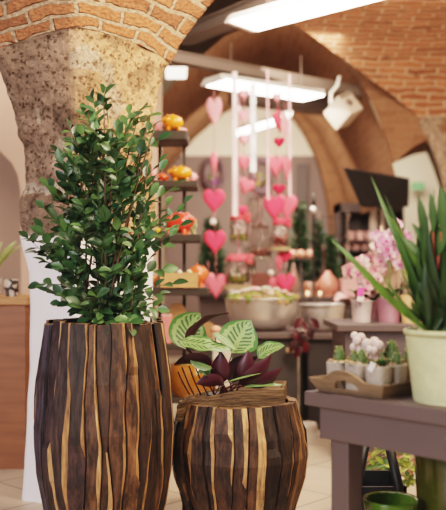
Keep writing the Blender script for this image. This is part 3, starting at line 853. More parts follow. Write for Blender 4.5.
# ================================================================== CALATHEA
def calathea():
    rnd = random.Random(5)
    base = Vector((P(225, 386, 3.40).x, 3.40, .53))
    t = thing('calathea_plant', base, 'striped calathea with round pale green leaves and purple undersides on the low planter', 'plant')
    def big_leaf(ctrl, d0, length_pts, width, face, cup=.15, wave=.0, tw=0.0):
        """ctrl: three pixel points along the midrib with depths; face: direction the upper side looks"""
        pts = bez(P(*ctrl[0]), P(*ctrl[1]) * 1.0, P(*ctrl[2]), 15)
        m = MB(); prev = None
        face = Vector(face).normalized()
        W = [.02, .42, .68, .84, .94, .99, 1, .99, .95, .88, .78, .64, .46, .25, .02]
        nc = 9
        for i, p in enumerate(pts):
            tg = (pts[min(i + 1, 14)] - pts[max(0, i - 1)]).normalized()
            fc = (Matrix.Rotation(tw * i / 14, 3, tg) @ face)
            s = tg.cross(fc).normalized(); n = s.cross(tg).normalized()
            ids = []
            for k in range(nc):
                u = k / (nc - 1) * 2 - 1
                hw = width * W[i] / 2
                q = p + s * hw * u * (1 - .10 * abs(u) * cup) + n * (cup * hw * u * u) + n * wave * sin(i * 1.3 + u * 2) * abs(u)
                ids.append(m.vert(q))
            if prev:
                for k in range(nc - 1):
                    uv = [(k / (nc - 1), (i - 1) / 14), ((k + 1) / (nc - 1), (i - 1) / 14), ((k + 1) / (nc - 1), i / 14), (k / (nc - 1), i / 14)]
                    f = [prev[k], prev[k + 1], ids[k + 1], ids[k]]
                    # wind so that the front of the face is the upper side
                    a, b, c = m.v[f[0]], m.v[f[1]], m.v[f[2]]
                    if (b - a).cross(c - a).dot(n) < 0: f = f[::-1]; uv = uv[::-1]
                    m.face(f, (1, 1, 1), 0, True, uv)
            prev = ids
        lf = m.build('leaf', MATS['calathea'], t)
        st = bez(base + Vector((rnd.uniform(-.05, .05), rnd.uniform(-.02, .02), -.02)), base.lerp(pts[0], .5) + Vector((0, 0, .02)), pts[0], 8)
        mm = MB(); mm.tube(st, .0026, 5, (.06, .012, .022)); mm.build('leaf_stalk', VC, lf)
    d = 3.36
    # upright rounded leaves facing the room
    big_leaf(((186, 349, d + .02), (184, 330, d + .05), (200, 313, d + .06)), 0, 0, .165, (.25, -1, .25), .12)
    big_leaf(((188, 349, d - .03), (192, 322, d - .04), (229, 313, d - .02)), 0, 0, .080, (-.35, .45, .9), .35, .003, .2)
    big_leaf(((179, 341, d - .07), (200, 344, d - .10), (232, 350, d - .09)), 0, 0, .105, (.0, -.45, .9), .10, .004)
    big_leaf(((232, 353, d + .0), (238, 338, d + .03), (251, 320, d + .04)), 0, 0, .168, (-.1, -1, .35), .14)
    big_leaf(((214, 333, d - .03), (222, 341, d - .06), (236, 350, d - .06)), 0, 0, .060, (.5, -.45, .7), .2)
    big_leaf(((258, 358, d + .02), (266, 347, d + .02), (285, 346, d + .0)), 0, 0, .075, (.1, -.75, .8), .2, .003)
    # leaves showing their purple undersides
    big_leaf(((217, 385, d - .03), (220, 372, d - .07), (221, 351, d - .06)), 0, 0, .080, (.2, 1, .1), .35)
    big_leaf(((244, 383, d + .00), (247, 372, d - .04), (248, 350, d - .02)), 0, 0, .078, (-.1, 1, .1), .4)
    big_leaf(((238, 384, d - .03), (258, 384, d - .08), (272, 353, d - .05)), 0, 0, .085, (-.3, 1, .5), .35)
    big_leaf(((246, 386, d - .02), (268, 386, d - .06), (283, 367, d - .02)), 0, 0, .070, (-.2, 1, .6), .3)
    big_leaf(((212, 366, d - .02), (196, 356, d - .05), (174, 365, d - .03)), 0, 0, .070, (0, .8, .7), .35)
    big_leaf(((232, 383, d + .03), (232, 366, d + .05), (258, 357, d + .05)), 0, 0, .085, (0, 1, .2), .3)
    big_leaf(((212, 368, d - .09), (200, 370, d - .10), (190, 360, d - .08)), 0, 0, .045, (0, -.6, .9), .2)
    big_leaf(((208, 376, d - .06), (206, 368, d - .09), (198, 373, d - .1)), 0, 0, .060, (0, -.9, .6), .2)
    big_leaf(((222, 384, d - .06), (236, 380, d - .10), (262, 373, d - .08)), 0, 0, .038, (0, -.1, 1), .2)
    big_leaf(((244, 387, d - .05), (262, 384, d - .04), (284, 385, d - .02)), 0, 0, .035, (0, -.35, 1), .1)
    big_leaf(((224, 385, d - .05), (212, 378, d - .09), (196, 384, d - .09)), 0, 0, .060, (.1, 1, .3), .3)
    # dark stalks leaning out at the side
    for (x, y) in ((182, 367), (189, 366), (196, 368), (203, 372), (178, 372)):
        a = P(x, y, d - .08); b = base + Vector((P(x + 12, 388, d).x - base.x, -.05, .0))
        mm = MB(); mm.tube(bez(b, a.lerp(b, .5) + Vector((-.006, 0, 0)), a, 7), .0028, 5, (.035, .012, .016)); mm.build('leaf_stalk', VC, t)
    m = MB(); m.lathe(base + Vector((-.01, .02, -.035)), [(0, 0), (.062, 0), (.07, .03), (.066, .03), (0, .026)], 20); m.build('nursery_pot', BLACK, t)
    return t
calathea()

# ================================================================== RACK WITH CERAMIC FIGURINES
RD = 4.6
def rack():
    xl, xr = P(157, 0, RD).x, P(182.5, 0, RD).x
    t = thing('display_rack', ((xl + xr) / 2, RD + .1, 0), 'narrow dark metal rack of stepped shelves beside the rough stone pillar', 'rack')
    sh = [(129, 140, 150, 187.5, .24), (180, 187, 152, 197, .26), (234, 241.5, 150, 200.5, .28), (287.5, 295.5, 148, 208, .30), (344, 350, 146, 214, .32), (397, 403, 144, 218, .34)]
    for (y0, y1, x0, x1, dp) in sh:
        a, b = P(x0, y0, RD - .04), P(x1, y1, RD - .04)
        m = MB(); c = ((a.x + b.x) / 2, RD + .1, (a.z + b.z) / 2)
        m.box(c, (b.x - a.x, dp, a.z - b.z)); o = m.build('shelf', RACKM, t); bevel(o, .012 if y0 < 130 else .005)
    for x in (xl, xr):
        for yy in (RD + .205,):
            m = MB(); m.box((x, yy, .9), (.018, .018, 1.8)); m.build('post', RACKM, t)
    for x in (xl, xr):
        m = MB(); m.box((x, RD + .1, .012), (.03, .32, .024)); m.build('foot_bar', RACKM, t)
    return t
rack()
def sy(py, d): return CAMZ - (py - HY) / F * d          # height of a row at a depth
SHZ = [sy(129, RD - .04), sy(180, RD - .04), sy(234, RD - .04), sy(287.5, RD - .04), sy(344, RD - .04), sy(397, RD - .04)]
def figurine(px, w, h, z, col, label, rot=0.3, speck=False, crest=False, y=RD + .02, group='ceramic animal figurines on the rack'):
    x = P(px, 0, y).x; W, H = w / F * y, h / F * y
    c = Vector((x, y, z))
    t = thing('ceramic_figurine', c, label, 'figurine', group)
    R = Matrix.Rotation(rot, 3, 'Z')
    mat = VGLOSS if not speck else MATS.get('speckled') or speckled()
    m = MB(); rx, rz = W * .46, H * .45
    m.ball(c + Vector((0, 0, rz + H * .06)), (rx, rx * .82, rz), col, 0, R, 20, 14)
    m.ball(c + R @ Vector((-rx * .62, -.02, 0)) + Vector((0, 0, H * .62)), (rx * .46, rx * .44, rz * .52), col, 0, R, 14, 10)
    bo = m.build('body', mat, t)
    hx = c + R @ Vector((-rx * .62, -.02, 0)) + Vector((0, 0, H * .62))
    for s in (-1, 1):
        m = MB(); e = hx + R @ Vector((rx * .05, s * rx * .26, 0)) + Vector((0, 0, rz * .42))
        m.tube([e - Vector((0, 0, rz * .1)), e + Vector((0, 0, rz * .16)), e + Vector((-rx * .06, 0, rz * .36))], [rx * .16, rx * .12, rx * .02], 8, shade(col, .85)); m.build('ear', VGLOSS, t)
    m = MB(); sn = hx + R @ Vector((-rx * .42, -.004, -rz * .05)); m.ball(sn, (rx * .14, rx * .17, rx * .15), shade(col, 1.15)); m.build('snout', VGLOSS, bo)
    for sx_ in (-1, 1):
        for sy_ in (-1, 1):
            m = MB(); f = c + R @ Vector((sx_ * rx * .5, sy_ * rx * .42, 0)); m.lathe(f, [(0, 0), (rx * .15, 0), (rx * .17, H * .2), (0, H * .24)], 10, shade(col, .9)); m.build('foot', VGLOSS, t)
    if crest:
        m = MB()
        for k in range(6):
            a = c + R @ Vector((lerp(-rx * .5, rx * .75, k / 5), 0, 0)); zz = z + H * (.98 - .07 * abs(k - 2))
            m.tube([(a.x, a.y, zz - H * .12), (a.x, a.y, zz), (a.x + W * .03, a.y, zz + H * .10)], [W * .06, W * .05, W * .008], 8, shade(col, 1.1))
        m.build('crest', VGLOSS, t)
    return t
def speckled():
    m, nt, b = new_mat('speckled_glaze')
    tc = N(nt, 'ShaderNodeTexCoord'); vo = N(nt, 'ShaderNodeTexVoronoi', i_Scale=85.0); L(nt, tc.outputs['Object'], vo.inputs['Vector'])
    r = N(nt, 'ShaderNodeValToRGB'); r.color_ramp.interpolation = 'CONSTANT'
    e = r.color_ramp.elements; e[0].position = 0; e[0].color = (.06, .02, .10, 1); e[1].position = .22; e[1].color = (.75, .05, .03, 1)
    n = e.new(.75); n.color = (.85, .16, .05, 1)
    L(nt, vo.outputs['Distance'], r.inputs['Fac']); L(nt, r.outputs['Color'], b.inputs['Base Color']); b.inputs['Roughness'].default_value = .12
    MATS['speckled'] = m
    return m
OR, PK, RO = (.80, .25, .02), (.80, .30, .34), (.78, .11, .04)
figurine(173, 23, 16, SHZ[0], OR, 'glossy orange ceramic animal on the topmost rack shelf', .2, crest=True)
figurine(157, 11, 10, SHZ[0], PK, 'small pink ceramic animal beside the orange one on the topmost shelf', .6)
figurine(182, 7, 8, SHZ[0], PK, 'tiny pink ceramic animal behind the orange one on the topmost shelf', 2.6, y=RD + .16)
figurine(181, 25, 15, SHZ[1], OR, 'orange ceramic animal with crest on the second shelf from the top', .1, crest=True)
figurine(163, 14, 8, SHZ[1], RO, 'small red-orange ceramic animal on the second shelf from the top', .4)
figurine(151.5, 12, 15, SHZ[1], PK, 'pale pink ceramic animal at the pillar end of the second shelf', .5, y=RD + .06)
figurine(192, 9, 12, SHZ[1], PK, 'small pink ceramic animal behind the crested orange one', 2.8, y=RD + .15)
figurine(179, 31, 23, SHZ[2], RO, 'red ceramic animal with dark speckles on the third shelf', 2.9, speck=True)
figurine(158, 7, 7, SHZ[2], (.75, .5, .05), 'tiny yellow ceramic animal beside the speckled red one', .4, y=RD)
figurine(193, 9, 17, SHZ[2], (.42, .40, .22), 'slim olive and gold ceramic animal beside the speckled red one', 1.2, y=RD + .13)
figurine(197, 22, 22, SHZ[3], (.74, .14, .05), 'shiny orange-red ceramic animal behind the wooden box', 2.9, crest=True, y=RD + .10)
figurine(152, 14, 15, SHZ[3], (.55, .16, .06), 'rust-brown ceramic animal at the pillar end of the fourth shelf', .3, y=RD + .02)
def crate():
    a, b = P(161, 273.5, RD), P(198, 287.5, RD); w_ = b.x - a.x; h_ = a.z - b.z + .003
    c = Vector(((a.x + b.x) / 2, RD - .01, SHZ[3]))
    t = thing('wooden_box', c, 'small open light wooden box on the fourth rack shelf', 'box')
    WD = vcol('pale_wood', .6, .18, (12, 12, 60), .1, .3, 4); cc = (.52, .31, .15)
    for s in (-1, 1):
        m = MB(); m.box(c + Vector((0, s * .05, h_ / 2)), (w_, .008, h_), 0, cc); m.build('long_side', WD, t)
        m = MB(); m.box(c + Vector((s * (w_ / 2 - .004), 0, h_ / 2)), (.008, .092, h_), 0, cc); m.build('short_side', WD, t)
    m = MB(); m.box(c + Vector((0, 0, .004)), (w_ - .016, .092, .008), 0, shade(cc, .7)); m.build('bottom', WD, t)
    for (px, col, lab) in ((181, (.8, .76, .72), 'little white ornament peeping out of the light wooden box'), (172, (.75, .65, .2), 'little yellow ornament peeping out of the light wooden box'), (191, (.8, .7, .4), 'little cream ornament at the open end of the wooden box')):
        m = MB(); q = Vector((P(px, 0, RD).x, RD - .01, SHZ[3] + .008))
        m.lathe(q, [(0, 0), (.016, .002), (.022, .03), (.016, .055), (.007, .075), (0, .085)], 12, col); m.ball(q + Vector((-.01, -.005, .078)), .012, col)
        tag(m.build('small_ornament', VGLOSS, None, q), lab, 'ornament')
crate()
# things on the two lower shelves
WOODL = vcol('pale_wood', .6, .18, (12, 12, 60), .1, .3, 4)
def heart_outline(n=40):
    o = []
    for i in range(n):
        a = 2 * pi * i / n
        o.append((sin(a) ** 3 * .5, (13 * cos(a) - 5 * cos(2 * a) - 2 * cos(3 * a) - cos(4 * a) + 2.5) / 29.0))
    return o
HO = heart_outline()
def heart_mesh(m, c, w_, h_, th, rz, col, mat=0, puff=True, tilt=0.0):
    R = Matrix.Rotation(rz, 3, 'Z') @ Matrix.Rotation(tilt, 3, 'Y')
    c = Vector(c); rings = []
    lv = [(1.0, 0.0), (.93, .55), (.75, .85), (.45, .98), (0.0, 1.0)] if puff else [(1, .96), (.96, 1), (0, 1)]
    def ringat(s_, y):
        if s_ == 0: return [m.vert(c + R @ Vector((0, y * th / 2, 0)))]
        return [m.vert(c + R @ Vector((x * s_ * w_, y * th / 2, z * s_ * h_))) for (x, z) in HO]
    seq = [(s_, -y) for (s_, y) in lv[::-1]] + ([(s_, y) for (s_, y) in (lv[1:] if puff else lv)])
    rings = [ringat(*q) for q in seq]; n = len(HO)
    for A_, B_ in zip(rings, rings[1:]):
        for k in range(n):
            k2 = (k + 1) % n
            if len(A_) == 1: m.face([A_[0], B_[k], B_[k2]], col, mat)
            elif len(B_) == 1: m.face([A_[k2], A_[k], B_[0]], col, mat)
            else: m.face([A_[k], B_[k], B_[k2], A_[k2]], col, mat)
def board(px0, px1, py0, label, round_top=True, y=RD + .1, col=(.36, .20, .10), z=None):
    z = SHZ[4] if z is None else z
    a, b = P(px0, py0, y), P(px1, py0, y); w_ = b.x - a.x; top = a.z
    m = MB(); pts = [(-w_ / 2, 0), (w_ / 2, 0)]
    r = w_ / 2
    for k in range(13):
        an = pi * k / 12; pts.append((r * cos(an), top - z - r + r * sin(an)))
    cx = (a.x + b.x) / 2
    f = [m.vert((cx + p[0], y, z + p[1])) for p in pts]; g = [m.vert((cx + p[0], y + .014, z + p[1])) for p in pts]; n = len(pts)
    m.face(f, col, 0, False); m.face(g[::-1], col, 0, False)
    for i in range(n): m.face([f[i], g[i], g[(i + 1) % n], f[(i + 1) % n]], shade(col, 1.2), 0, False)
    return tag(m.build('wooden_board', WOODL, None, (cx, y, z)), label, 'board')
board(168.5, 186, 303, 'round-topped brown wooden board standing on the rack behind the shrub', y=RD + .05)
board(200, 216, 322, 'second round-topped brown board half hidden by the calathea leaves', y=RD + .12)
m = MB(); q = Vector((P(167, 0, RD).x, RD - .01, SHZ[4]))
m.box(q + Vector((0, 0, .075)), (.05, .06, .15), 0, (.72, .24, .25), taper=.85); m.box(q + Vector((0, -.002, .155)), (.056, .05, .012), 0, (.75, .4, .38))
tag(bevel(m.build('gift_bag', VC, None, q), .006), 'pinkish red gift bag squeezed between tall planter and wooden board', 'bag')
m = MB(); q = Vector((P(216, 0, RD).x, RD + .0, SHZ[4])); m.ball(q + Vector((0, 0, .075)), (.03, .03, .022), (.75, .36, .25)); m.lathe(q, [(0, 0), (.024, 0), (.02, .03), (.024, .06), (0, .062)], 16, (.7, .5, .42))
tag(m.build('candle_holder', VC, None, q), 'peach round candle on small stand above the calathea', 'candle')
def yellow_pot():
    q = Vector((P(193, 0, RD).x, RD + .03, SHZ[5]))
    t = thing('ceramic_pot', q, 'orange-yellow ceramic bowl pot glowing behind the calathea stalks', 'pot')
    m = MB(); m.lathe(q, [(0, 0), (.10, 0), (.125, .03), (.135, .09), (.128, .17), (.118, .175), (.11, .15), (0, .14)], 32, (.30, .115, .015)); m.build('body', VGLOSS, t)
    m = MB(); m.ball(q + Vector((.05, 0, .16)), (.06, .05, .035), (.55, .06, .03), jitter=.1); m.ball(q + Vector((-.03, 0, .155)), (.05, .05, .03), (.25, .22, .05), jitter=.1); m.build('filling', VC, t)
yellow_pot()
m = MB(); q = Vector((P(222, 0, 5.0).x, 5.0, 0)); zt = sy(332, 5.0)
m.box((q.x, q.y, zt / 2), (.11, .10, zt), 0, (.70, .60, .53)); m.box((q.x, q.y, zt + .004), (.12, .11, .012), 0, (.75, .66, .58))
tag(bevel(m.build('pedestal', VC, None, q), .005), 'slim cream pedestal on the floor behind the calathea', 'pedestal')

# ================================================================== HANGING CURTAIN OF HEARTS
FELT = vcol('felt', .95, .10, (160, 160, 160), .25, .1, 3)
HD = 6.3
CORDM = plain('pink_cord', (.55, .22, .24), .8)
def heart(px, py, w_, h_, col, label, rz=0.0, d=HD, th=.05, cord=12, tilt=0.0):
    c = P(px, py, d); W, H = w_ / F * d, h_ / F * d
    m = MB(); heart_mesh(m, c, W / max(.3, abs(cos(rz))), H, th if abs(rz) < .8 else th * .5, rz, col, tilt=tilt)
    o = m.build('felt_heart', FELT, None, c)
    tag(o, label, 'heart', 'felt hearts strung from the lamp beam')
    m = MB(); a = c + Vector((0, 0, H * .36)); m.tube([a, c + Vector((0, 0, H * .5 + cord / F * d))], .0028, 5); m.build('hanging_cord', CORDM, o)
    return o
HOT, MID, PALE, DEEP = (.82, .075, .14), (.82, .17, .22), (.84, .36, .40), (.52, .03, .07)  # near the lamps PALE puts lamplight into the felt colour
heart(214, 113, 16, 31, (.88, .36, .40), 'long pale pink heart hanging alone just under the lamp end', cord=16)  # pale tone includes the lamplight falling on this heart
heart(214, 163, 5, 23, MID, 'pink heart turned edge-on before the purple wreath', rz=radians(65), cord=34)
heart(214, 202, 22, 25, HOT, 'hot pink heart hanging directly below the purple wreath', cord=18)
heart(215, 243, 22, 25, HOT, 'hot pink heart hanging below the white bead', cord=22)
heart(216, 287, 21, 26, MID, 'pink heart at the bottom of the string, level with the rack box', cord=22)
heart(208, 284, 14, 22, PALE, 'paler pink heart tucked behind the bottom string heart', rz=.6, d=HD + .12, cord=12)
heart(244, 95, 11, 12, PALE, 'pale heart half lost in the lamp glare between white ribbons', d=HD + .02, cord=6)
heart(244, 117, 12, 14, PALE, 'small pale pink heart between the white ribbons, under the lamp', cord=12)
heart(244.5, 140, 12, 12, PALE, 'pale pink heart before the small distant lamp', rz=.5, cord=14)
heart(244, 163, 13, 15, MID, 'small pink heart between ribbons, level with wreath top', rz=.9, cord=12)
heart(246, 187, 15, 17, MID, 'slanting pink heart beside the end of the wide white ribbon', rz=.5, cord=12, tilt=.35)
heart(243, 211, 10, 10, HOT, 'little hot pink heart just above the red-lidded jar', cord=14)
heart(277, 98, 9, 11, PALE, 'tiny pale heart glowing before the lamp, between pink ribbons', cord=6)
heart(278, 122, 9, 23, (.80, .12, .18), 'tilted red-pink heart turned sideways beneath the lamp', rz=radians(62), cord=12, tilt=-.5)
heart(285, 128, 7, 29, PALE, 'narrow light pink heart next to the tilted red-pink one', rz=radians(60), cord=12, d=HD - .08)
heart(279, 143, 11, 11, DEEP, 'small crimson heart under the tilted red-pink one', cord=8)
heart(276, 167, 17, 23, MID, 'pink heart above the crimson one, nearer the pink ribbon', rz=.2, cord=12)
heart(287, 169, 8, 24, MID, 'narrow pink heart crowding the pink ribbon on its string', rz=radians(55), d=HD - .1, cord=16)
heart(279, 190, 13, 11, DEEP, 'crimson heart just over the large pair of pink hearts', cord=10)
heart(274, 209, 21, 27, HOT, 'large hot pink heart overlapping its twin, ribbon side', rz=.25, cord=10)
heart(287, 208, 20, 26, (.86, .16, .22), 'large hot pink heart overlapping its twin, arch side', rz=-.3, d=HD + .1, cord=10)
heart(280, 241, 10, 17, HOT, 'pink heart half hidden behind the hyacinth jar', d=HD + .14, rz=.5, cord=14)
heart(285, 257, 15, 13, HOT, 'pink heart under the wooden disc of the hyacinth jar', d=HD + .1, cord=8)
heart(279, 264, 6, 16, (.8, .12, .18), 'slim pink heart sideways beside the wide glass jar', rz=.9, d=HD + .02, cord=8)
heart(286, 285, 19, 23, HOT, 'hot pink heart above the steel bowl rim, beside brown vase', cord=10)
heart(276, 287, 14, 20, MID, 'pink heart hidden partly by the lowest hot pink one', rz=.5, d=HD + .14, cord=8)
def bead(px, py, r, col, label, d=HD):
    m = MB(); c = P(px, py, d); m.ball(c, r, col, seg=16, rings=12); o = m.build('glass_bead', VGLOSS, None, c); tag(o, label, 'bead')
    m = MB(); m.tube([c + Vector((0, 0, r * .8)), c + Vector((0, 0, .08))], .0025, 5); m.build('cord', CORDM, o)
bead(213, 222, .026, (.8, .72, .66), 'white shiny bead between two hot pink hearts')
bead(271, 273, .024, (.8, .66, .58), 'cream bead over the steel bowl, near the brown box', HD + .1)
def ribbon(px0, py0, px1, py1, w_, col, label, d=HD - .06):
    a, b = P(px0, py0, d), P(px1, py1, d); W = w_ / F * d
    m = MB(); n = 26; prev = None
    for k in range(n + 1):
        p = a.lerp(b, k / n); yy = .006 * sin(k * .9)
        ids = [m.vert(p + Vector((-W / 2, yy, 0))), m.vert(p + Vector((0, yy - .004, 0))), m.vert(p + Vector((W / 2, yy, 0)))]
        if prev:
            for i in range(2): m.face([prev[i], prev[i + 1], ids[i + 1], ids[i]], col)
        prev = ids
    o = m.build('hanging_ribbon', vcol('satin', .35, .08, (60, 60, 8), .05, .5, 3), None, a)
    return tag(o, label, 'ribbon', 'ribbons hanging from the lamp beam')
ribbon(234.5, 72, 235, 216, 4.6, (.86, .64, .64), 'wide pinkish white ribbon holding the red-lidded jar')
ribbon(253, 84, 253, 172, 5.6, (.88, .80, .82), 'wide white satin ribbon that ends in mid-air')
ribbon(267.5, 70, 268, 200, 2.3, (.80, .42, .46), 'narrow pink ribbon beside the crimson hearts')
ribbon(289.5, 74, 290, 196, 2.3, (.82, .48, .50), 'narrow pink ribbon at the arch end of the heart curtain')
ribbon(239, 96, 239, 256, 1.6, (.7, .36, .4), 'thread-thin pink ribbon running down between the jars', HD + .1)
def jar(px, py0, py1, w_, label, lid=None, fill=False, flower=False, disc=False, d=HD + .05, hang=20):
    b, tp = P(px, py1, d), P(px, py0, d); H = tp.z - b.z; r = w_ / F * d / 2
    t = thing('hanging_jar', b, label, 'jar', 'glass jars hung among the hearts')
    m = MB(); m.lathe(b, [(0, .004), (r * .86, .004), (r, .02), (r, H * .72), (r * .72, H * .88), (r * .72, H), (r * .66, H), (r * .66, H * .88), (r * .92, H * .72), (r * .92, .028), (0, .014)], 24); m.build('glass', MATS['glass'], t)
    if lid:
        m = MB(); m.lathe(b + Vector((0, 0, H * .80)), [(r * .80, 0), (r * 1.02, .0), (r * .95, H * .10), (r * .78, H * .12), (r * .78, H * .2), (r * .60, H * .22)], 22, lid, ribs=9, ribd=.05)
        m.tube([b + Vector((r * .6, -r * .6, H * .84)), b + Vector((r * 1.25, -r * .7, H * .98))], [.012, .02], 6, lid); m.tube([b + Vector((r * .6, -r * .6, H * .84)), b + Vector((r * 1.2, -r * .7, H * .74))], [.012, .018], 6, lid)
        m.build('ribbon_lid', FELT, t)
    if fill:
        m = MB(); rnd = random.Random(int(px))
        for k in range(34):
            a = rnd.uniform(0, 2 * pi); rr = r * .8 * sqrt(rnd.random()); m.ball(b + Vector((rr * cos(a), rr * sin(a), .03 + rnd.uniform(0, .03))), rnd.uniform(.009, .016), rnd.choice([(.22, .30, .05), (.34, .36, .09), (.4, .28, .12)]), seg=7, rings=5)
        tag(m.build('moss', VMATT, t), kind='stuff')
    if flower:
        m = MB(); rnd = random.Random(int(px) + 5)
        m.tube([b + Vector((0, 0, .02)), b + Vector((0, 0, H * .6))], .006, 6, (.2, .35, .1))
        for k in range(40):
            a = rnd.uniform(0, 2 * pi); zz = rnd.uniform(.30, .86); rr = r * .62 * sin(pi * min(1, (zz - .12) / .86))
            m.ball(b + Vector((rr * cos(a), rr * sin(a), H * zz)), .013, rnd.choice([(.86, .72, .70), (.82, .50, .52), (.88, .8, .76)]), seg=7, rings=5)
        m.build('hyacinth', VC, t)
    if disc:
        m = MB(); m.lathe(b - Vector((0, 0, .03)), [(0, 0), (r * 1.25, 0), (r * 1.25, .03), (0, .031)], 22, (.30, .2, .11)); m.build('wooden_disc', VMATT, t)
    m = MB(); tp2 = b + Vector((0, 0, H))
    m.tube([tp2 + Vector((-r * .66, 0, -.01)), tp2 + Vector((0, 0, .05)), tp2 + Vector((r * .66, 0, -.01))], .003, 5); m.tube([tp2 + Vector((0, 0, .05)), tp2 + Vector((0, 0, .05 + hang / F * d))], .003, 5); m.build('wire_handle', CORDM, t)
    return t
jar(239, 214, 244, 18, 'hanging glass jar with red ribbon lid, pink hyacinth and moss', (.72, .10, .12), True, True)
jar(254.5, 198, 228, 15, 'empty glass jar hanging below the white satin ribbon', d=HD + .35)
jar(260.5, 226, 261, 22, 'large clear glass jar hanging above the mossy bowl')
jar(280.5, 219, 247, 16, 'hanging hyacinth jar with red lid on a wooden disc', (.72, .08, .12), False, True, True)
jar(237.5, 255, 285, 24, 'lower hanging jar with red ribbon bow, moss and pink flower', (.76, .12, .15), True, True, True, d=HD - .02)
jar(249.5, 248, 274, 13, 'faint small glass jar behind the lower ribbon-bow jar', d=HD + .3)
def wreath(px, py, w_, h_, label, col, d=10.42):
    c = P(px, py, d); W, H = w_ / F * d / 2, h_ / F * d / 2
    t = thing('wreath', c, label, 'wreath', 'twig wreaths on the taupe panel')
    m = MB(); rnd = random.Random(int(px))
    for k in range(9):
        ph = rnd.uniform(0, 6); pts = []
        for i in range(37):
            a = 2 * pi * i / 36; j = 1 - .12 + .07 * sin(a * 3 + ph) + .05 * cos(a * 7 + ph * 2)
            pts.append(c + Vector((W * j * cos(a), -.03 + .03 * sin(a * 5 + ph), H * j * sin(a))))
        m.tube(pts, W * .09, 6, shade(col, rnd.uniform(.7, 1.4)))
    m.build('twig_ring', VMATT, t)
    m = MB()
    for k in range(9): m.ball(c + Vector((rnd.uniform(-.5, .5) * W, -.06, rnd.uniform(-.5, -.0) * H)), .028, rnd.choice([(.22, .06, .30), (.4, .34, .08), (.3, .12, .12), (.16, .2, .06)]), seg=8, rings=6)
    m.build('flowers', VC, t)
    return t
wreath(214, 174, 23, 33, 'oval purple-brown wreath with small violet flowers', (.17, .10, .12))
wreath(261, 176, 20, 36, 'mauve wreath half hidden by the pink ribbon hearts', (.22, .14, .17))

# ================================================================== COUNTER BY THE BEIGE WALL
def counter():
    d = 4.35; a = P(28.5, 297, d); zt = a.z; x0 = -2.6
    t = thing('shop_counter', ((x0 + a.x) / 2, 4.7, 0), 'reddish brown shop counter with pale wooden top by the beige wall', 'counter')
    w_ = a.x - x0
    m = MB(); m.box(((x0 + a.x) / 2, d + .33, zt - .02), (w_, .70, .04), 0, (.50, .27, .12)); bevel(m.build('countertop', WOODL, t), .004)
    m = MB(); m.box(((x0 + a.x) / 2 - .012, d + .34, (zt - .04) / 2), (w_ - .02, .64, zt - .04), 0, (.27, .105, .045)); m.build('front_panel', vcol('counter_wood', .45, .2, (3, 3, 30), .05, .4, 4), t)
    m = MB(); m.box(((x0 + a.x) / 2 - .012, d + .345, .03), (w_ - .06, .645, .06), 0, (.05, .03, .02)); m.build('plinth', VC, t)
    return zt
zc = counter()
def scribble_pot():
    q = Vector((P(11.5, 0, 4.5).x, 4.5, zc))
    t = thing('patterned_pot', q, 'small white pot with black scribbled pattern on the counter', 'pot')
    m, nt, b = new_mat('scribble_glaze'); tc = N(nt, 'ShaderNodeTexCoord'); vo = N(nt, 'ShaderNodeTexVoronoi', feature='DISTANCE_TO_EDGE', i_Scale=22.0); L(nt, tc.outputs['Object'], vo.inputs['Vector'])
    r = N(nt, 'ShaderNodeValToRGB'); r.color_ramp.interpolation = 'CONSTANT'; r.color_ramp.elements[0].color = (.04, .035, .03, 1); r.color_ramp.elements[1].position = .14; r.color_ramp.elements[1].color = (.62, .52, .42, 1)
    L(nt, vo.outputs['Distance'], r.inputs['Fac']); L(nt, r.outputs['Color'], b.inputs['Base Color']); b.inputs['Roughness'].default_value = .35
    mb = MB(); mb.lathe(q, [(0, 0), (.030, 0), (.038, .03), (.040, .085), (.036, .092), (.032, .085), (0, .075)], 24); mb.build('body', m, t)
    mb = MB(); mb.lathe(q + Vector((0, 0, .074)), [(0, .006), (.032, 0)], 16); mb.build('soil', SOIL, t)
scribble_pot()
def counter_plant():
    q = Vector((P(-9, 0, 4.55).x, 4.55, zc))
    t = thing('potted_plant', q, 'potted plant on the counter with one pale leaf reaching into view', 'plant')
    m = MB(); m.lathe(q, [(0, 0), (.05, 0), (.06, .1), (.055, .1), (0, .09)], 22, (.5, .4, .33)); m.build('pot', VC, t)
    m = MB(); rnd = random.Random(9)
    for k in range(9):
        a = k * .7; e = q + Vector((.14 * cos(a), .05 * sin(a), .22 + .03 * sin(k * 2.0)))
        leaf(m, q + Vector((0, 0, .09)) + (e - q) * .3, (e - q), Vector((0, -.6, 1)), .17, .035, (.34, .36, .12), .3)
    m.build('foliage', LEAFV, t)
counter_plant()

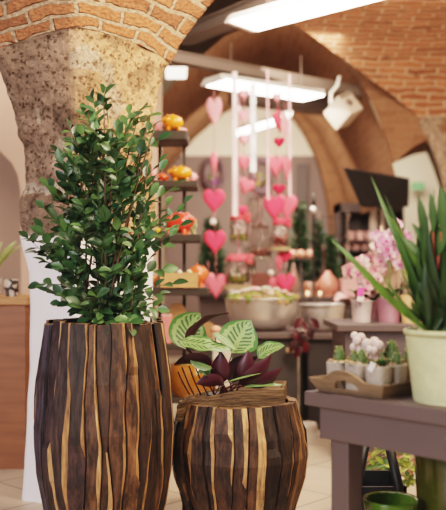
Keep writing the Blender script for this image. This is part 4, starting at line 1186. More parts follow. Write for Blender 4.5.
# ================================================================== GREY TABLES WITH STEEL BOWLS
def plinth(x0, x1, ytop, d0, dp, label, panel=TABLED):
    a, b = P(x0, ytop, d0), P(x1, ytop, d0); zt = a.z; w_ = b.x - a.x; cx = (a.x + b.x) / 2
    t = thing('display_table', (cx, d0 + dp / 2, 0), label, 'table')
    m = MB(); m.box((cx, d0 + dp / 2, zt - .018), (w_, dp, .036)); bevel(m.build('tabletop', TABLEM, t), .004)
    m = MB()
    m.box((cx, d0 + dp / 2 + .01, (zt - .036) / 2), (w_ - .05, dp - .06, zt - .036)); bevel(m.build('base_panel', panel, t), .01)
    return zt
zb1 = plinth(203, 302.5, 333, 5.35, .75, 'dark grey closed table carrying the large mossy steel bowl')
zb2 = plinth(304, 347, 334, 5.45, .65, 'dark grey closed table carrying the smaller steel bowl')
def bowl(px, w_, d, zt, hpx, label, filled):
    q = Vector((P(px, 0, d).x, d, zt)); r = w_ / F * d / 2; h = hpx / F * d
    t = thing('steel_bowl', q, label, 'bowl')
    prof = [(0, .003)] + [(r * .45, .0)] + [(r * (.45 + .55 * sin(pi / 2 * k / 8)), h * (1 - cos(pi / 2 * k / 8) * 1.0) if k else .002) for k in range(1, 9)]
    prof += [(r * 1.02, h), (r * .98, h + .004), (r * .93, h * .8), (r * .6, h * .3), (0, h * .2)]
    m = MB(); m.lathe(q, prof, 40); m.build('bowl', STEEL, t)
    if filled:
        rnd = random.Random(3); m = MB()
        for k in range(260):
            a = rnd.uniform(0, 2 * pi); rr = r * .96 * sqrt(rnd.random()); z = h * .92 + .045 * (1 - (rr / r) ** 2) + rnd.uniform(-.01, .02)
            m.ball(q + Vector((rr * cos(a), rr * sin(a), z)), rnd.uniform(.014, .028), rnd.choice([(.20, .24, .05), (.30, .30, .08), (.13, .17, .04), (.36, .22, .10), (.40, .25, .18)]), seg=7, rings=5, jitter=.12, seed=k)
        tag(m.build('moss', VMATT, t), kind='stuff')
        m = MB()
        for k in range(26):
            a = rnd.uniform(0, 2 * pi); rr = r * .9 * sqrt(rnd.random()); z = h * .95 + .065 * (1 - (rr / r) ** 2) + .015
            cc = rnd.choice([(.85, .58, .56), (.85, .75, .68), (.80, .40, .42), (.86, .80, .70)])
            p = q + Vector((rr * cos(a), rr * sin(a), z))
            for j in range(5):
                b_ = j * 2 * pi / 5; m.ball(p + Vector((.012 * cos(b_), .012 * sin(b_), .004)), (.012, .012, .008), cc, seg=7, rings=5)
        m.build('blossoms', VC, t)
    else:
        m = MB(); m.lathe(q + Vector((0, 0, h * .78)), [(0, .01), (r * .9, 0)], 24, (.10, .08, .06)); m.build('soil', VMATT, t)
    return t
bowl(262, 73, 5.62, zb1, 32, 'large steel bowl heaped with moss and pink blossoms', True)
bowl(322, 45, 5.72, zb2, 27, 'smaller empty-looking steel bowl on the second grey table', False)
def small(name, px, d, z, prof, col, label, cat, mat=None, group=None, seg=22, ribs=0):
    q = Vector((P(px, 0, d).x, d, z)); m = MB(); m.lathe(q, prof, seg, col, ribs=ribs, ribd=.04)
    return tag(m.build(name, mat or VC, None, q), label, cat, group)
def poinsettia():
    q = Vector((P(302.5, 0, 5.25).x, 5.25, sy(352, 5.25)))
    q = Vector((P(303, 0, 5.30).x, 5.30, zb1))
    t = thing('red_leaf_spray', Vector((q.x, 5.38, zb1)), 'dark red leafy spray drooping over the gap between grey tables', 'plant')
    m = MB(); rnd = random.Random(8)
    for (x, y) in ((297, 322), (303, 318), (308, 326), (300, 332), (296, 340), (306, 340), (301, 346), (310, 318), (294, 330), (305, 331)):
        p = P(x, y, 5.30 + rnd.uniform(-.03, .03)); a = rnd.uniform(-2.6, -.5)
        leaf(m, p, Vector((cos(a), -.3, sin(a))), Vector((rnd.uniform(-.4, .4), -1, .4)), .085, .05, rnd.choice([(.05, .004, .008), (.035, .004, .006), (.08, .007, .012)]), .2)
    m.build('leaves', LEAFV, t)
    m = MB(); m.tube([P(305, 330, 5.36), P(302, 326, 5.31), P(299, 346, 5.30)], .005, 5, (.12, .03, .02)); m.build('stem', VC, t)
    m = MB(); m.box(P(290, 350, 5.31), (.05, .008, .03), 0, (.45, .32, .2)); m.tube([P(298, 340, 5.30), P(291, 347, 5.31)], .002, 4, (.45, .32, .2)); m.build('gift_tag', VC, t)
poinsettia()
small('round_ornament', 303, 5.40, zb1, [(0, 0), (.02, .004), (.034, .03), (.028, .05), (0, .062)], (.80, .68, .62), 'pale round ornament at the table end under the red spray', 'ornament')
m = MB(); q = Vector((P(308, 0, 5.2).x, 5.2, 0)); m.lathe(q, [(0, 0), (.05, 0), (.06, .07), (.05, .10), (0, .11)], 20, (.66, .56, .48)); tag(m.build('floor_pot', VC, None, q), 'pale pot on the floor in front of the grey tables', 'pot')

# shelf behind the bowls with copper and candles
def rear_shelf():
    d = 6.75; a, b = P(286, 297, d), P(356, 297, d); zt = a.z; cx = (a.x + b.x) / 2; w_ = b.x - a.x
    t = thing('side_table', (cx, d + .2, 0), 'dark table with copper vases and candles behind the smaller bowl', 'table')
    m = MB(); m.box((cx, d + .46, zt - .02), (w_, .98, .04)); m.build('tabletop', plain('dark_brown', (.045, .03, .026), .5), t)
    for sx_ in (-1, 1):
        for yy in (d + .03, d + .89):
            m = MB(); m.box((cx + sx_ * (w_ / 2 - .04), yy, (zt - .04) / 2), (.045, .045, zt - .04)); m.build('leg', MATS['dark_brown'], t)
    m = MB(); m.box((cx, d + .46, zt * .45), (w_ - .1, .80, .03)); m.build('lower_shelf', MATS['dark_brown'], t)
    return zt
zs1 = rear_shelf(); SD = 6.9
COPPER = vcol('copper_glaze', .32, .12, (30, 30, 30), .02, .6, 3)
u = SD / F
def vase_prof(r, h, neck, nh): return [(0, 0), (r * .55, 0), (r * .85, h * .12), (r, h * .32), (r * .82, h * .58), (r * .42, h * .80), (neck, h * .92), (neck * .9, h), (neck * .7, h), (neck * .7, h * .9), (0, h * .85)]
small('teardrop_vase', 328, SD, zs1, [(0, 0), (6 * u, 0), (9.5 * u, 3.5 * u), (11 * u, 9.5 * u), (10 * u, 15 * u), (6.5 * u, 20 * u), (3 * u, 23.5 * u), (2 * u, 26 * u), (1.2 * u, 26 * u), (0, 25 * u)], (.52, .19, .14), 'shiny pink-copper teardrop vase on the dark table', 'vase', COPPER)
small('tall_bottle', 324, SD + .2, zs1, [(0, 0), (.03, 0), (.034, .16), (.012, .24), (.012, .38), (.02, .42), (0, .43)], (.05, .016, .016), 'dark slim bottle behind the copper teardrop vase', 'bottle', VGLOSS)
small('copper_pot', 310.5, SD - .02, zs1, [(0, 0), (6 * u, 0), (7 * u, .06), (6 * u, .12), (5 * u, .12), (0, .1)], (.33, .13, .075), 'ribbed copper pot beside the glowing candle', 'pot', COPPER, ribs=10)
small('copper_pot', 319, SD + .1, zs1, [(0, 0), (5 * u, 0), (6.4 * u, .05), (5.4 * u, .115), (4 * u, .115), (0, .1)], (.30, .12, .07), 'second copper pot between ribbed pot and teardrop vase', 'pot', COPPER, ribs=8)
small('brown_vase', 293.5, SD - .05, zs1, vase_prof(6.5 * u, 33 * u, .014, 0), (.27, .15, .12), 'tall taupe vase next to the lowest hot pink heart', 'vase', COPPER)
GLOW = plain('candle_glow', (1, .7, .4), .5, var=0, emit=((1, .72, .38), 3.0))
def candle(px, py, d, z, label):
    c = P(px, py, d)
    if z is None: z = c.z - .03
    q = Vector((c.x, d, z)); t = thing('tealight', q, label, 'candle')
    m = MB(); m.lathe(q, [(0, 0), (.014, 0), (.016, .01), (.016, .018), (.0, .018)], 16, (.5, .3, .2)); m.build('wax', VC, t)
    m = MB(); m.ball(q + Vector((0, 0, .032)), (.009, .009, .014), seg=10, rings=8); m.build('flame', GLOW, t)
candle(307.5, 281, SD - .15, zs1, 'glowing tealight before the ribbed copper pot')
candle(320, 292, SD - .17, zs1, 'glowing tealight near the table edge before the copper pots')
def globe_stand():
    d = SD + .3; q = Vector((P(301, 0, d).x, d, zs1)); t = thing('globe_stand', q, 'dark stand with three peach globes over the copper pots', 'ornament')
    m = MB(); zt = sy(259, d); m.lathe(q, [(0, 0), (.05, 0), (.05, .012), (.01, .02), (.01, zt - zs1), (0, zt - zs1)], 14, (.05, .04, .035)); m.box((q.x, d, zt), (.24, .05, .014), 0, (.05, .04, .035)); m.build('stand', VC, t)
    for px in (292.5, 301, 310):
        m = MB(); m.ball(Vector((P(px, 0, d).x, d, zt + .042)), .038, (.72, .34, .24), seg=16, rings=12); m.build('globe', VGLOSS, t)
globe_stand()
m = MB(); q = Vector((P(349.5, 0, SD).x, SD - .03, zs1)); m.box(q + Vector((0, 0, .065)), (.145, .12, .13), 0, (.72, .34, .33)); m.box(q + Vector((0, 0, .136)), (.155, .13, .016), 0, (.80, .42, .40))
tag(bevel(m.build('pink_box', VC, None, q), .005), 'square pink box on the dark table beside the teardrop vase', 'box')
# pink cloth lying over the table end by the smaller bowl
m = MB(); prev = None; za = zb2
for i in range(15):
    x = lerp(P(333, 0, 6.2).x, P(359, 0, 6.2).x, i / 14); ids = []
    for j in range(9):
        y = 6.02 + .35 * j / 8; ids.append(m.vert((x, y, sy(301, 6.2) + .035 * sin(i * .8 + j * .5) * (j / 8) + .03 * sin(i * .35))))
    if prev:
        for j in range(8): m.face([prev[j], prev[j + 1], ids[j + 1], ids[j]], (.80, .46, .44))
    prev = ids
def cloth_stand():
    q = Vector((P(346, 0, 6.2).x, 6.2, 0)); z = sy(301, 6.2) - .05
    t = thing('side_table', q, 'low dark stool under the crumpled pink cloth beside the smaller bowl', 'stool')
    mm = MB(); mm.box((q.x, 6.2, z - .015), (.20, .36, .03)); mm.build('seat', MATS['dark_brown'], t)
    for sx_ in (-1, 1):
        for s2 in (-1, 1):
            mm = MB(); mm.box((q.x + sx_ * .08, 6.2 + s2 * .15, (z - .03) / 2), (.03, .03, z - .03)); mm.build('leg', MATS['dark_brown'], t)
cloth_stand()
tag(m.build('pink_cloth', FELT, None, (P(346, 0, 6.2).x, 6.2, sy(301, 6.2))), 'crumpled pink cloth lying behind the white orchid pot', 'cloth')

# back table below the wreaths
def back_table():
    d = 8.3; a, b = P(196, 293, d), P(292, 293, d); zt = a.z; cx = (a.x + b.x) / 2; w_ = b.x - a.x
    t = thing('back_table', (cx, d + .3, 0), 'dark table along the taupe panel behind the hanging jars', 'table')
    m = MB(); m.box((cx, d + .3, zt - .02), (w_, .6, .04)); m.build('tabletop', MATS['dark_brown'], t)
    m = MB(); m.box((cx, d + .32, (zt - .04) / 2), (w_ - .06, .5, zt - .04)); m.build('base_panel', plain('brown_panel', (.075, .05, .045), .7), t)
    return zt
zbt = back_table(); BD = 8.5; ub = BD / F
m = MB(); q = Vector((P(263, 0, BD).x, BD, zbt)); m.box(q + Vector((0, 0, .095)), (.24, .2, .19), 0, (.16, .045, .03)); m.box(q + Vector((0, 0, .19)), (.25, .21, .02), 0, (.2, .06, .04))
tag(bevel(m.build('storage_box', VC, None, q), .006), 'dark red-brown box on the back table behind the wide jar', 'box')
for i, (px, w_, h_, col, lab) in enumerate(((246, 9, 14, (.42, .30, .25), 'taupe pot on the back table beside the red-brown box'), (231, 8, 17, (.55, .42, .36), 'tall beige pot on the back table behind the ribbon-bow jar'), (204, 9, 12, (.3, .2, .17), 'brown pot on the back table near the rack'), (283, 8, 15, (.5, .33, .28), 'rosy beige pot on the back table behind the lowest heart'))):
    small('table_pot', px, BD - .05, zbt, [(0, 0), (w_ * ub * .38, 0), (w_ * ub * .5, h_ * ub), (w_ * ub * .44, h_ * ub), (0, h_ * ub * .9)], col, lab, 'pot', VC, 'small pots on the back table')
def fir(px, py0, py1, w_, d, label, z0, n=420, col=((.03, .055, .026), (.05, .08, .035), (.02, .04, .02)), name='fir_plant'):
    q = Vector((P(px, 0, d).x, d, z0)); t = thing(name, q, label, 'plant'); rnd = random.Random(int(px * 3)); zt = sy(py0, d); W = w_ / F * d / 2; zb_ = sy(py1, d)
    m = MB(); m.tube([q, Vector((q.x, d, zt))], [.014, .004], 6, (.08, .05, .03)); m.build('stem', VC, t)
    m = MB(); h = zt - zb_
    for k in range(n):
        f = rnd.random(); z = zb_ + h * f; a = rnd.uniform(0, 2 * pi); rr = W * (1 - .75 * f) * rnd.uniform(.2, 1)
        p = Vector((q.x + rr * .4 * cos(a), d + rr * .4 * sin(a), z)); e = Vector((cos(a), sin(a), rnd.uniform(.2, 1.1)))
        leaf(m, p, e, Vector((rnd.uniform(-1, 1), -1, rnd.uniform(-.5, 1))), rr * .6 + .05, .026, rnd.choice(col), .15)
    m.build('foliage', LEAFV, t)
    m = MB(); m.lathe(q, [(0, 0), (.05, 0), (.065, .11), (.06, .11), (0, .1)], 18, (.10, .07, .06)); m.build('pot', VC, t)
fir(212, 222, 292, 42, 8.25 + .1, 'dark green conifer on the back table behind the string of hearts', zbt, 520)
fir(299, 205, 285, 30, 7.58, 'tall dark fir sprig plant behind the peach globes', zs1, 360)
fir(331, 238, 286, 20, 7.50, 'bushy dark fir plant behind the teardrop vase', zs1, 380)
fir(318, 222, 285, 20, 7.60, 'slim fir sprig plant beside the spiked candlestick', zs1, 260)
def spike():
    d = 6.6; c = P(313.5, 210, d); q = Vector((c.x, d, 0)); t = thing('candlestick', q, 'tall black spiked candlestick with a silver ball', 'candlestick'); zt = sy(193, d)
    m = MB(); m.lathe(q, [(0, 0), (.09, 0), (.09, .012), (.012, .03), (.010, zt - .09), (.018, zt - .08), (.004, zt), (0, zt)], 14, (.02, .018, .018)); m.build('pole', VGLOSS, t)
    m = MB(); m.ball(c, .03, seg=16, rings=10); m.build('ball', STEEL, t)
spike()
def glass_tower():
    d = 8.05; t = thing('glass_etagere', (P(333, 0, d).x, d, 0), 'slim glass shelf stand before the brick arch foot', 'stand')
    for y in (217, 236):
        a, b = P(318, y, d), P(349, y, d); m = MB(); m.box(((a.x + b.x) / 2, d, a.z), (b.x - a.x, .22, .012)); m.build('glass_shelf', MATS['glass'], t)
    for px in (319.5, 347.5):
        x = P(px, 0, d).x; m = MB(); m.box((x, d, sy(212, d) / 2), (.014, .014, sy(212, d))); m.build('post', plain('thin_post', (.32, .24, .2), .4, .6), t)
glass_tower()

# dark cabinet with rows of pink pots under the black screen
def pot_cabinet():
    d = 9.2; a, b = P(338, 203, d), P(404, 203, d); zt = a.z; cx = (a.x + b.x) / 2; w_ = b.x - a.x
    t = thing('shelf_cabinet', (cx, d + .2, 0), 'dark brown open cabinet under the black screen, pink pots inside', 'cabinet')
    DB = plain('cabinet_brown', (.075, .05, .045), .6)
    m = MB(); m.box((cx, d + .38, zt / 2), (w_, .03, zt)); m.build('back_panel', DB, t)
    for s in (-1, 1):
        m = MB(); m.box((cx + s * (w_ / 2 - .015), d + .19, zt / 2), (.03, .38, zt)); m.build('side_panel', DB, t)
    m = MB(); m.box((cx, d + .19, zt - .05), (w_, .38, .10)); m.build('top_panel', DB, t)
    zz = []
    for y in (239.5, 249.5, 275):
        z = sy(y, d); zz.append(z); m = MB(); m.box((cx, d + .18, z - .012), (w_ - .06, .36, .02)); m.build('shelf', plain('cabinet_dark', (.03, .022, .022), .6), t)
    for px in (352, 367, 386):
        x = P(px, 0, d).x; m = MB(); m.box((x, d + .355, sy(220, d)), (.03, .02, .45)); m.build('divider', MATS['cabinet_dark'], t)
    return zz
zz = pot_cabinet(); ud = 9.25 / F
for row, (z, xs, names) in enumerate(((zz[0], (351, 360.5, 370), ('first', 'second', 'third')), (zz[1], (347, 356, 365, 374), ('first', 'second', 'third', 'fourth')))):
    for px, nm in zip(xs, names):
        small('pink_pot', px, 9.33, z, [(0, 0), (3.4 * ud, 0), (4.3 * ud, 8.4 * ud), (3.8 * ud, 8.4 * ud), (0, 7 * ud)], (.72, .38, .34), 'dusty pink pot, %s from the arch in the %s row of the dark cabinet' % (nm, 'upper' if row == 0 else 'lower'), 'pot', VC, 'dusty pink pots in the cabinet')
for px, w_, lab in ((373.5, 7, 'wider cream upright panel leaning in the dark cabinet'), (382.5, 4.5, 'narrow cream upright panel leaning in the dark cabinet')):
    a, b = P(px - w_ / 2, 208, 9.15), P(px + w_ / 2, 236, 9.15); m = MB(); q = Vector(((a.x + b.x) / 2, 9.15, b.z))
    if False: pass
    m.box(((a.x + b.x) / 2, 9.15, (a.z + 0) / 2), (b.x - a.x, .03, a.z), 0, (.52, .38, .31)); q.z = 0
    tag(bevel(m.build('cream_panel', VC, None, q), .004), lab, 'panel')
def black_screen():
    d = 7.0
    tl, tr, br_, bl = P(346, 168, d - .25), P(410, 178.5, d), P(409, 207, d + .1), P(364, 207.5, d - .1)
    t = thing('wall_screen', (tl + tr) / 2, 'large black tilted screen hanging under the brown brick arch', 'screen')
    nrm = (tr - tl).cross(bl - tl).normalized(); nrm = nrm if nrm.y > 0 else -nrm
    bk = nrm * .06
    m = MB(); m.hexa([bl, br_, br_ + bk, bl + bk], [tl, tr, tr + bk, tl + bk]); cs = bevel(m.build('casing', BLACK, t), .008)
    ins = lambda p, c: p.lerp(c, .06) - nrm * .004
    c = (tl + tr + br_ + bl) / 4; m = MB(); q = [ins(p, c) for p in (bl, br_, tr, tl)]; m.poly(q); m.build('glass_panel', plain('screen_glass', (.008, .007, .008), .25), cs)
    m = MB(); p = (tl + tr) / 2 + bk; p -= Vector((0, 0, .12)); m.tube([p, p + Vector((0, .2, .02)), p + Vector((0, .42, .03))], .03, 8); m.build('ceiling_mount', BLACK, t)
black_screen()
m = MB(); c = P(418, 186, 10.3); m.box(c, (.16, .02, .10), 0, (.12, .30, .14)); tag(m.build('green_sign', VC, None, c), 'small green sign plate on the cream wall beside the screen', 'sign')

# ================================================================== ORCHID TABLE
def orchid_table():
    d = 4.4; a, b = P(337, 324.5, d), P(412, 324.5, d); zt = a.z; cx = (a.x + b.x) / 2; w_ = b.x - a.x
    t = thing('display_table', (cx, d + .3, 0), 'mauve-grey raised table carrying the orchid pots', 'table')
    m = MB(); m.box((cx, d + .3, zt - .018), (w_, .62, .036)); bevel(m.build('tabletop', TABLEM, t), .004)
    m = MB(); m.box((cx + .02, d + .31, (zt - .036) / 2), (w_ - .06, .54, zt - .036)); m.build('base_panel', plain('mauve_panel', (.10, .075, .078), .6), t)
    return zt
zo = orchid_table()
def orchid(px, d, potw, poth, potcol, label, stalks, flowercol, nfl, seed, leaves=5):
    q = Vector((P(px, 0, d).x, d, zo)); u_ = d / F; t = thing('potted_orchid', q, label, 'orchid')
    m = MB(); r = potw * u_ / 2; h = poth * u_
    m.lathe(q, [(0, 0), (r * .78, 0), (r * .98, h * .92), (r, h), (r * .9, h), (r * .88, h * .85), (0, h * .82)], 26, potcol); m.build('pot', VC, t)
    rnd = random.Random(seed); m = MB()
    for k in range(leaves):
        a = k * 2 * pi / leaves + .4; e = q + Vector((r * 1.6 * cos(a), r * 1.2 * sin(a), h + .05)); st = q + Vector((0, 0, h * .9))
        pts = bez(st, st.lerp(e, .5) + Vector((0, 0, .07)), e, 8); m.blade(pts, [.02, .04, .05, .052, .048, .04, .025, .006], (-sin(a), cos(a), 0), (.05, .11, .03), fold=.12)
    m.build('leaves', LEAFV, t)
    for (tx, ty, mx, my) in stalks:
        sm = MB(); fm = MB()
        tip = P(tx, ty, d + rnd.uniform(-.06, .06)); mid = P(mx, my, d)
        pts = bez(q + Vector((0, 0, h * .9)), mid, tip, 16); sm.tube(pts, [.0045] * 16, 5, (.15, .16, .06))
        for k in range(nfl):
            x = 15 * lerp(.52, 1, (k + .5) / nfl); i = min(14, int(x)); p = pts[i].lerp(pts[i + 1], x - i) + Vector((rnd.uniform(-.05, .05), -.02, rnd.uniform(-.07, .03)))
            nn = Vector((rnd.uniform(-.7, .7), -1, rnd.uniform(-.5, .2))).normalized(); s = nn.cross(Vector((0, 0, 1))).normalized(); upv = s.cross(nn)
            for (an, ln, wd) in ((90, .040, .03), (18, .044, .044), (162, .044, .044), (-50, .038, .026), (-130, .038, .026)):
                dv = s * cos(radians(an)) + upv * sin(radians(an)); cc = shade(rnd.choice(flowercol), rnd.uniform(.9, 1.08))
                leaf(fm, p, dv - nn * -.12, nn, ln * 1.0, wd, cc, .12)
            fm.ball(p + nn * .008, (.009, .009, .010), (.55, .10, .25), seg=7, rings=5)
        fs = sm.build('flower_stalk', VC, t); fm.build('blossoms', vcol('petal', .6, .06, (30, 30, 30), 0, .3, 2), fs)
    return t, q, h
PINKF = [(.82, .45, .46), (.84, .54, .52), (.80, .38, .42), (.86, .64, .60)]
LILAC = [(.70, .32, .46), (.76, .42, .54), (.62, .25, .42), (.80, .56, .60)]
orchid(361.5, 4.62, 22, 22, (.42, .33, .31), 'pale pink orchid in a greyish white pot with a magenta tag', ((350, 272, 356, 258), (362, 288, 372, 248), (370, 292, 372, 245), (377, 272, 366, 246)), PINKF, 8, 1)
orchid(389, 4.60, 25, 24, (.27, .115, .15), 'lilac orchid in a mauve pot on the mauve-grey table', ((380, 244, 388, 212), (399, 240, 394, 205), (391, 256, 388, 215)), LILAC, 8, 2)
orchid(374, 4.82, 18, 20, (.24, .10, .13), 'pink orchid in a small dark mauve pot between the other two', ((371, 262, 372, 225), (383, 285, 380, 240)), PINKF, 6, 3, 4)
m = MB(); c = P(360.5, 292, 4.53); m.box(c, (.034, .003, .05), 0, (.80, .10, .34), rot=Matrix.Rotation(.12, 3, 'Y')); m.box(c - Vector((0, 0, .035)), (.034, .003, .03), 0, (.8, .7, .7), rot=Matrix.Rotation(.12, 3, 'Y')); m.tube([c - Vector((0, 0, .045)), P(361, 306, 4.56)], .002, 4, (.7, .6, .6))
tag(m.build('plant_tag', VC, None, c), 'magenta and white plant tag stuck in the greyish white pot', 'tag')
def beige_pot():
    d = 4.55; q = Vector((P(412, 0, d).x, d, zo)); t = thing('beige_pot', q, 'tan pot of tall cream flower sheaths behind the long green blades', 'pot'); u_ = d / F
    m = MB(); m.lathe(q, [(0, 0), (10 * u_, 0), (12 * u_, 28 * u_), (11 * u_, 28 * u_), (0, 24 * u_)], 24, (.42, .25, .11)); m.build('pot', VC, t)
    m = MB(); rnd = random.Random(6)
    for k in range(18):
        a = rnd.uniform(-1, 1); e = P(lerp(398, 414, rnd.random()), rnd.uniform(240, 290), d + rnd.uniform(-.05, .05)); st = q + Vector((a * .04, 0, .14))
        pts = bez(st, st.lerp(e, .5) + Vector((0, 0, .03)), e, 8); m.blade(pts, [.012, .016, .018, .02, .024, .022, .016, .004], (1, .3, 0), rnd.choice([(.66, .46, .32), (.55, .36, .22), (.20, .24, .08)]), fold=.2)
    m.build('sheaths', LEAFV, t)
beige_pot()
# cream sticks wrapped round the lilac orchid
def sticks():
    d = 4.62; q = Vector((P(392, 0, d).x, d + .12, zo)); t = thing('flower_wrap', q, 'cream paper sheaths rising behind the lilac orchid blossoms', 'wrap')
    rnd = random.Random(12)
    for (x, y, x0) in ((381, 226, 386), (389, 236, 388), (397, 225, 392), (384, 262, 386), (394, 260, 391), (401, 246, 395)):
        m = MB(); e = P(x, y, d + .1); st = P(x0, 322, d + .1); st.z = zo
        pts = bez(st, st.lerp(e, .6), e, 9); m.blade(pts, [.012, .014, .018, .022, .026, .032, .034, .03, .012], (1, .2, 0), (.76, .52, .36), fold=.2); m.build('paper_sheath', VC, t)
sticks()

# ================================================================== NEAR TABLE
C0 = Vector((.241, 2.5, 0)); EX = Vector((.673, -.739, 0)); EY = Vector((.739, .673, 0)); ZT = .661; RZ = atan2(EX.y, EX.x)
def T(tt, ss, z): return C0 + EX * tt + EY * ss + Vector((0, 0, z))
def near_table():
    t = thing('display_table', T(.6, .4, 0), 'mauve-grey wooden table carrying the cactus tray and cream pot', 'table')
    def bx(name, t0, t1, s0, s1, z0, z1, mat=TABLEM, bv=.004):
        m = MB(); m.box(T((t0 + t1) / 2, (s0 + s1) / 2, (z0 + z1) / 2), (t1 - t0, s1 - s0, z1 - z0), RZ); o = m.build(name, mat, t); bevel(o, bv); return o
    bx('tabletop', 0, 1.25, 0, .86, ZT - .042, ZT)
    zl = ZT - .042; za = zl - .096
    bx('apron', .040, 1.19, .024, .046, za, zl); bx('apron', .040, .062, .0465, .80, za, zl)
    bx('apron', .063, 1.17, .79, .812, za, zl); bx('apron', 1.17, 1.192, .0465, .812, za, zl)
    for (a, b) in ((.063, .048), (1.10, .048), (.063, .70), (1.10, .70)): bx('leg', a, a + .066, b, b + .066, 0, za + .06)
    return t
near_table()
def tray():
    t0, t1, s0, s1 = .030, .262, .030, .50; z = ZT + .001; c = T((t0 + t1) / 2, (s0 + s1) / 2, z)
    t = thing('wooden_tray', c, 'brown wooden tray with arched handle holding the little cactus pots', 'tray')
    TC_ = vcol('tray_wood', .6, .25, (10, 10, 70), .15, .3, 4); col = (.165, .105, .060); col2 = (.21, .14, .085)
    m = MB(); m.box(T((t0 + t1) / 2, (s0 + s1) / 2, z + .004), (t1 - t0, s1 - s0, .008), RZ, col); m.build('bottom', TC_, t)
    fl = .022; h = .040
    def wall(pa, pb, outn, handle, name):
        m = MB(); n = 30; L_ = (pb - pa).length; dirv = (pb - pa).normalized()
        def top(x):
            f = x / L_
            return h + (.033 * max(0, cos((f - .5) * pi / .56)) ** 1.2 if handle and abs(f - .5) < .28 else 0)
        def pt(x, zz, off):
            k = zz / h; e = fl * k; xx = lerp(-e, L_ + e, x / L_)
            return pa + dirv * xx + outn * (fl * k + off) + Vector((0, 0, z + zz))
        zs_ = None
        def col_rows(x):
            tp = top(x); f = x / L_
            if handle and abs(f - .5) < .17:
                hole = .027 * sqrt(max(0, 1 - ((f - .5) / .17) ** 2))
                return [0, .015, .015 + hole + .0005, tp]
            return [0, tp * .4, tp * .4 + .0005, tp]
        fr = []; bk = []
        for i in range(n + 1):
            x = L_ * i / n; r_ = col_rows(x)
            fr.append([m.vert(pt(x, q, 0)) for q in r_]); bk.append([m.vert(pt(x, q, -.007)) for q in r_])
        for i in range(n):
            f = (i + .5) / n; hole = handle and abs(f - .5) < .17
            for k in range(3):
                if k == 1 and hole: continue
                m.face([fr[i][k], fr[i + 1][k], fr[i + 1][k + 1], fr[i][k + 1]], col2, 0, False); m.face([bk[i + 1][k], bk[i][k], bk[i][k + 1], bk[i + 1][k + 1]], col, 0, False)
            m.face([fr[i][3], fr[i + 1][3], bk[i + 1][3], bk[i][3]], shade(col2, 1.3), 0, False)
            if hole:
                m.face([fr[i][1], fr[i + 1][1], bk[i + 1][1], bk[i][1]], col, 0, False); m.face([fr[i][2], bk[i][2], bk[i + 1][2], fr[i + 1][2]], col, 0, False)
        m.build(name, TC_, t)
    a, b, c_, d_ = T(t0, s0, 0), T(t1, s0, 0), T(t1, s1, 0), T(t0, s1, 0)
    wall(a, b, -EY, True, 'handle_end'); wall(b, c_, EX, False, 'side_wall'); wall(c_, d_, EY, True, 'handle_end'); wall(d_, a, -EX, False, 'side_wall')
tray()
POTC = vcol('fabric_pot', .85, .14, (90, 90, 90), .25, .2, 4)
def rounded_pot(m, c, r, h, col):
    prof = [(0, 0), (.86, 0), (.93, .06), (.96, .5), (1.0, .94), (.99, 1.0), (.9, 1.0), (.88, .88), (0, .86)]
    rings = []
    for (k, zz) in prof:
        if k == 0: rings.append([m.vert(c + Vector((0, 0, zz * h)))]); continue
        ring = []
        for i in range(28):
            a = 2 * pi * i / 28; p = 4.5; rr = r * k / ((abs(cos(a)) ** p + abs(sin(a)) ** p) ** (1 / p)) * .93
            q = Vector((rr * cos(a), rr * sin(a), zz * h)); ring.append(m.vert(c + Matrix.Rotation(RZ, 3, 'Z') @ q))
        rings.append(ring)
    for A_, B_ in zip(rings, rings[1:]):
        for k in range(28):
            k2 = (k + 1) % 28
            if len(A_) == 1: m.face([A_[0], B_[k2], B_[k]], col)
            elif len(B_) == 1: m.face([A_[k], A_[k2], B_[0]], col)
            else: m.face([A_[k], A_[k2], B_[k2], B_[k]], col)
